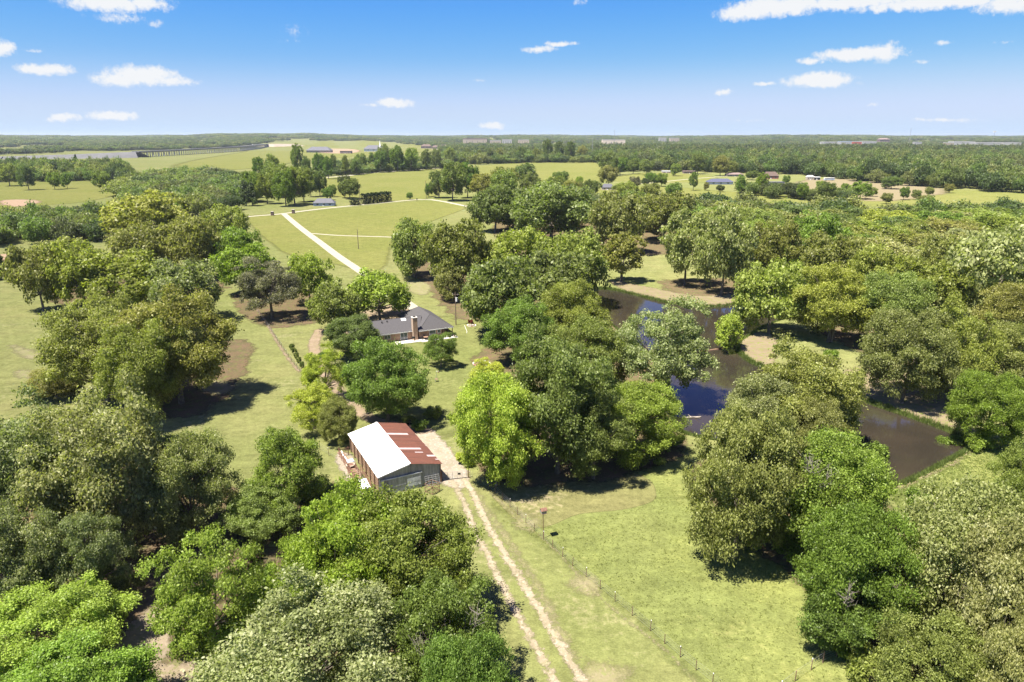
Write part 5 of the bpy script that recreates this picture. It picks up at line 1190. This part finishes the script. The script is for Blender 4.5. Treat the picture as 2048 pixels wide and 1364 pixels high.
FB = [(926, 974, 293, 11, 3, M_walltan, M_roofpink, 'large tan hall above the trees left of centre'), (980, 1002, 293, 8, 2, M_walltan, M_store, 'beige low hall next to the large tan hall'), (1004, 1024, 293, 10, 2, M_store, M_store, 'white low hall right of the beige one'), (1036, 1058, 292, 8, 2, M_walltan, M_store, 'tan store with a white roof behind pines'),
      (1205, 1250, 296, 13, 2, simple('beige_block', (.60, .50, .40), .8), M_store, 'big beige block building above the centre-right wood'), (1318, 1332, 290, 9, 2, M_store, M_store, 'small white building at the skyline right of the mast'), (1340, 1358, 290, 9, 2, M_walltan, M_storeroof, 'white-roofed building at the skyline'),
      (1646, 1678, 295, 7, 2, M_storeroof, M_storeroof, 'white long store left in the right skyline row'), (1680, 1702, 296, 9, 2, M_store, M_wallblue, 'store with a blue roof band in the right skyline row'), (1706, 1722, 296, 9, 2, simple('red_sign_wall', (.4, .1, .07), .7), M_storeroof, 'store with a red front in the right skyline row'), (1724, 1752, 295, 8, 2, M_store, M_storeroof, 'white store right in the right skyline row'),
      (1758, 1778, 292, 8, 5, M_roofpink, M_roofpink, 'brown gabled hall at the right skyline'), (1890, 1906, 298, 9, 2, M_walltan, M_store, 'tan low store left of the white warehouses'), (1906, 1948, 297, 10, 2, M_storeroof, M_storeroof, 'long white warehouse at the right skyline'), (1950, 2000, 300, 11, 2, M_store, M_storeroof, 'largest pale warehouse at the right skyline'), (2004, 2040, 300, 11, 2, M_storeroof, M_store, 'rightmost white warehouse at the skyline'), (1828, 1842, 296, 8, 2, M_store, M_store, 'tiny white building left of the warehouses')]
for (x0, x1, yb, h_, rf, wl, rfm, lb) in FB: simple_house(x0, x1, yb, h_ + 2, rf * .5, wl, rfm, lb, 'store_building', 'building', flat='gable' not in lb, wins=4)
def mast(px, yb, yt, label, arms=False):
    x, y = G(px, yb); z = depth(y); h = (yb - yt) * z / FPX; r = empty('lattice_mast', (x, y, 0), 0, label, 'mast'); w = z * .00035
    for (sx, sy) in ((-1, -1), (1, -1), (0, 1)): MB().bar((sx * w, sy * w, 0), (sx * w * .5, sy * w * .5, h), w * .3, w * .25, 4).build('leg', M_steel, r)
    for i in range(8): zz = h * i / 8; MB().bar((-w, -w, zz), (w, -w, zz + h / 8), w * .2, w * .2, 3).build('brace', M_steel, r)
    if arms: MB().box(-6 * w, 6 * w, -w, w, h - w * 2, h + w * 3).build('lamp_bank', M_wallw, r)
mast(1228, 296, 261, 'thin lattice mast right of centre on the skyline'); mast(1816, 296, 258, 'thin lattice mast on the right skyline'); mast(1983, 297, 265, 'floodlight mast with a lamp bank above the warehouses', True); mast(1184, 318, 279, 'pale pole in the wood left of the beige block')
x, y = G(1658, 361); r = empty('parked_bus', (x, y, 0), .1, 'blue and white bus parked at the wood edge beside the workshop', 'bus'); 
MB().box(-6, 6, -1.3, 1.3, .5, 2.0).build('body', M_wallblue, r); MB().box(-6, 6, -1.3, 1.3, 2.02, 3.3).build('upper_body', M_white, r)
for i in range(7): MB().box(-5.6 + i * 1.65, -4.3 + i * 1.65, -1.34, -1.305, 2.1, 2.85).build('window', M_glass, r)
for xx in (-4, 3.8): 
    for yy in (-1.2, 1.2): MB().bar((xx, yy - .15, .5), (xx, yy + .15, .5), .5, .5, 10).build('wheel', M_black, r)
for (px, py, lb) in ((545, 431, 'brick entrance pillar left of the driveway mouth'), (587, 427, 'brick entrance pillar right of the driveway mouth')):
    r = empty('entrance_pillar', (*G(px, py), 0), 0, lb, 'pillar'); MB().box(-.8, .8, -.8, .8, 0, 2.4).build('shaft', M_roofbrown, r); MB().box(-.95, .95, -.95, .95, 2.4, 2.6).build('cap', M_stone, r)
r = empty('mail_box', (*G(834, 402), 0), 0, 'dark mail box standing at the gravel road', 'mail box'); MB().box(-.1, .1, -.1, .1, 0, 1.2).build('post', M_timber, r); MB().box(-.5, .5, -.6, .6, 1.2, 2.0).build('box', M_black, r)
x, y = G(178, 480); r = empty('farm_shed', (x, y, 0), .2, 'small rust-red shed roof in the gap of the left trees', 'shed'); MB().box(-2, 2, -1.5, 1.5, 0, 2.2).build('wall', M_timber, r); MB().box(-2.3, 2.3, -1.8, 1.8, 2.2, 2.5).build('roof', M_red_roof, r)

# viaduct
P_v = [(-1500, 1500, 5.0), (-1129, 1573, 5.5), (-1000, 1620, 9), (-900, 1690, 13), (-893, 1900, 13.5), (-900, 2120, 14), (-915, 2370, 14.5), (-985, 2720, 15), (-1075, 3110, 15)]
def road_deck(i0, i1, w, th, mat, name, parent, side=0):
    m = MB()
    for a, b in zip(P_v[i0:i1], P_v[i0 + 1:i1 + 1]):
        d = Vector((b[0] - a[0], b[1] - a[1], 0)).normalized(); n = Vector((-d.y, d.x, 0)) * w
        A, B = Vector(a) + Vector((-d.y, d.x, 0)) * side, Vector(b) + Vector((-d.y, d.x, 0)) * side
        m.poly([A - n, B - n, B + n, A + n], (0, 0, -th))
    return m.build(name, mat, parent)
r = empty('viaduct', (0, 0, 0), 0, 'long concrete highway viaduct on rows of piers across the far left fields', 'bridge')
road_deck(3, 8, 9, 1.9, M_road_conc, 'deck', r); 
for s_ in (-8.8, 8.8): road_deck(3, 8, .25, -1.1, M_conc, 'parapet', r, s_)
pm = None
for a, b in zip(P_v[3:8], P_v[4:9]):
    a_, b_ = Vector(a), Vector(b); n = int((b_ - a_).length / 26)
    for i in range(n):
        q = a_.lerp(b_, (i + .5) / n); o = MB().box(-8, 8, -1, 1, q.z - 3.2, q.z - 1.9).box(-6.6, -5.0, -.8, .8, 0, q.z - 3.2).box(5.0, 6.6, -.8, .8, 0, q.z - 3.2).box(-.8, .8, -.8, .8, 0, q.z - 3.2).build('pier', M_conc, r); o.location = (q.x, q.y, 0)
        d = b_ - a_; o.rotation_euler = (0, 0, math.atan2(d.y, d.x) + math.pi / 2)
m = MB()
for a, b in zip(P_v[0:3], P_v[1:4]):
    A, B = Vector(a), Vector(b); d = (B - A).normalized(); n = Vector((-d.y, d.x, 0)); m.poly([A - n * 10, B - n * 10, B + n * 10, A + n * 10])
    for s_ in (-1, 1): m.poly([A + n * 10 * s_, B + n * 10 * s_, Vector((*(B + n * s_ * (10 + B.z * 2.2)).xy, 0)), Vector((*(A + n * s_ * (10 + A.z * 2.2)).xy, 0))])
A = Vector(P_v[3]); m.poly([A - Vector((10, 0, 0)), A + Vector((10, 0, 0)), A + Vector((30, 14, -A.z)), A + Vector((-30, 14, -A.z))])
tag(m.build('road_embankment', M_emb), kind='structure')
m = MB(); A = Vector(P_v[8]); m.poly([A + Vector((-12, -10, 0)), A + Vector((14, -10, 0)), A + Vector((60, -40, -15)), A + Vector((-50, -40, -15))]).poly([A + Vector((14, -10, 0)), A + Vector((60, 200, -2)), A + Vector((150, 160, -15)), A + Vector((60, -40, -15))]).poly([A + Vector((-12, -10, 0)), A + Vector((14, -10, 0)), A + Vector((60, 200, -2)), A + Vector((-40, 200, -2))])
tag(m.build('bridge_abutment', simple('abutment_dirt', (.27, .22, .165), .9, var=.15, scale=.05)), kind='structure')
x, y, z = -985, 2690, 15; r = empty('truck', (x + 3, y, z), 1.8, 'white lorry crossing the far end of the viaduct', 'truck'); MB().box(-9, 5, -1.4, 1.4, 1.2, 4.2).build('box_body', M_white, r); MB().box(5.3, 8.3, -1.3, 1.3, .8, 3.6).build('cab', M_wallw, r)
for xx in (-7, -5, 6.5): MB().bar((xx, -1.4, .6), (xx, 1.4, .6), .6, .6, 8).build('wheel', M_black, r)

# ------------------------------------------------------------------ grass tufts: stuff nobody could count
def tufts(name, poly_px, n, size, cols, label, ground=False):
    poly = np.array([G(*p) for p in poly_px]); lo, hi = poly.min(0), poly.max(0); P = rng.uniform(lo, hi, (n * 3, 2)); P = P[poly_sd(P, poly) > 0]
    # clumped: keep by noise, more near the camera
    v = np.array([mnoise.noise((q[0] * .35, q[1] * .35, 3)) + .6 * mnoise.noise((q[0] * 1.3, q[1] * 1.3, 9)) for q in P]); P = P[v > -.7][:n]
    P = P[poly_sd(P, POND) < -.2]; k_ = 5; n = len(P); C = np.repeat(P, k_, 0) + rng.normal(0, size * .5, (n * k_, 2)); an = rng.uniform(0, 6.28, n * k_); h = size * rng.uniform(.6, 1.5, n * k_); w = size * .22; lean = rng.normal(0, size * .5, (n * k_, 2))
    z0 = height(C[:, 0], C[:, 1]); V = np.stack([np.c_[C[:, 0] - np.cos(an) * w, C[:, 1] - np.sin(an) * w, z0], np.c_[C[:, 0] + np.cos(an) * w, C[:, 1] + np.sin(an) * w, z0], np.c_[C + lean, z0 + h]], 1).reshape(-1, 3)
    me = npmesh(name, V, np.arange(len(V)).reshape(-1, 3), M_tuft); at = me.attributes.new('v', 'FLOAT', 'FACE'); at.data.foreach_set('value', np.repeat(rng.uniform(0, 1, n), k_).astype(np.float32))
    o = link(name, me); o.color = (*cols, .15); tag(o, label, 'grass', kind='stuff')
M_tuft = leaf_mat('grass_blades')
tufts('meadow_grass', [(1000, 1040), (1100, 1055), (1300, 1010), (1330, 950), (1400, 1000), (1580, 1180), (1700, 1380), (1500, 1420), (1150, 1120)], 3500, .14, (.25, .27, .08), 'knee-high green grass of the fenced meadow')
tufts('bank_grass', [(1780, 985), (1940, 895), (2060, 890), (2060, 960), (1900, 1010), (1800, 1030)], 5000, .18, (.24, .28, .07), 'long grass on the dam at the right end of the pond')
def rim_tufts(name, n, size, cols, label):
    L = POND; i = rng.integers(0, len(L), n); f = rng.random((n, 1)); P = L[i] * (1 - f) + L[(i + 1) % len(L)] * f
    P = P + rng.normal(0, .35, (n, 2)); k_ = 6; C = np.repeat(P, k_, 0) + rng.normal(0, size * .3, (n * k_, 2)); an = rng.uniform(0, 6.28, n * k_); h = size * rng.uniform(.5, 1.6, n * k_); w = size * .12; lean = rng.normal(0, size * .3, (n * k_, 2)); z0 = height(C[:, 0], C[:, 1])
    V = np.stack([np.c_[C[:, 0] - np.cos(an) * w, C[:, 1] - np.sin(an) * w, z0], np.c_[C[:, 0] + np.cos(an) * w, C[:, 1] + np.sin(an) * w, z0], np.c_[C + lean, z0 + h]], 1).reshape(-1, 3)
    me = npmesh(name, V, np.arange(len(V)).reshape(-1, 3), M_tuft); at = me.attributes.new('v', 'FLOAT', 'FACE'); at.data.foreach_set('value', np.repeat(rng.uniform(0, 1, n), k_).astype(np.float32)); o = link(name, me); o.color = (*cols, .15); tag(o, label, 'reeds', kind='stuff')
rim_tufts('shore_reeds', 7000, .55, (.15, .19, .045), 'fringe of reeds and grass along the pond shore')

# ------------------------------------------------------------------ haze
m, t, out = new_mat('haze_air'); pv = t.new('ShaderNodeVolumePrincipled'); pv.inputs['Color'].default_value = (.80, .88, 1.0, 1); pv.inputs['Density'].default_value = HAZE_DENSITY; pv.inputs['Anisotropy'].default_value = .2
t.l.new(pv.outputs[0], out.inputs['Volume'])
o = MB().box(-14700, 14700, -2100, 16100, -3.0, 90).build('haze', m); tag(o, kind='stuff')
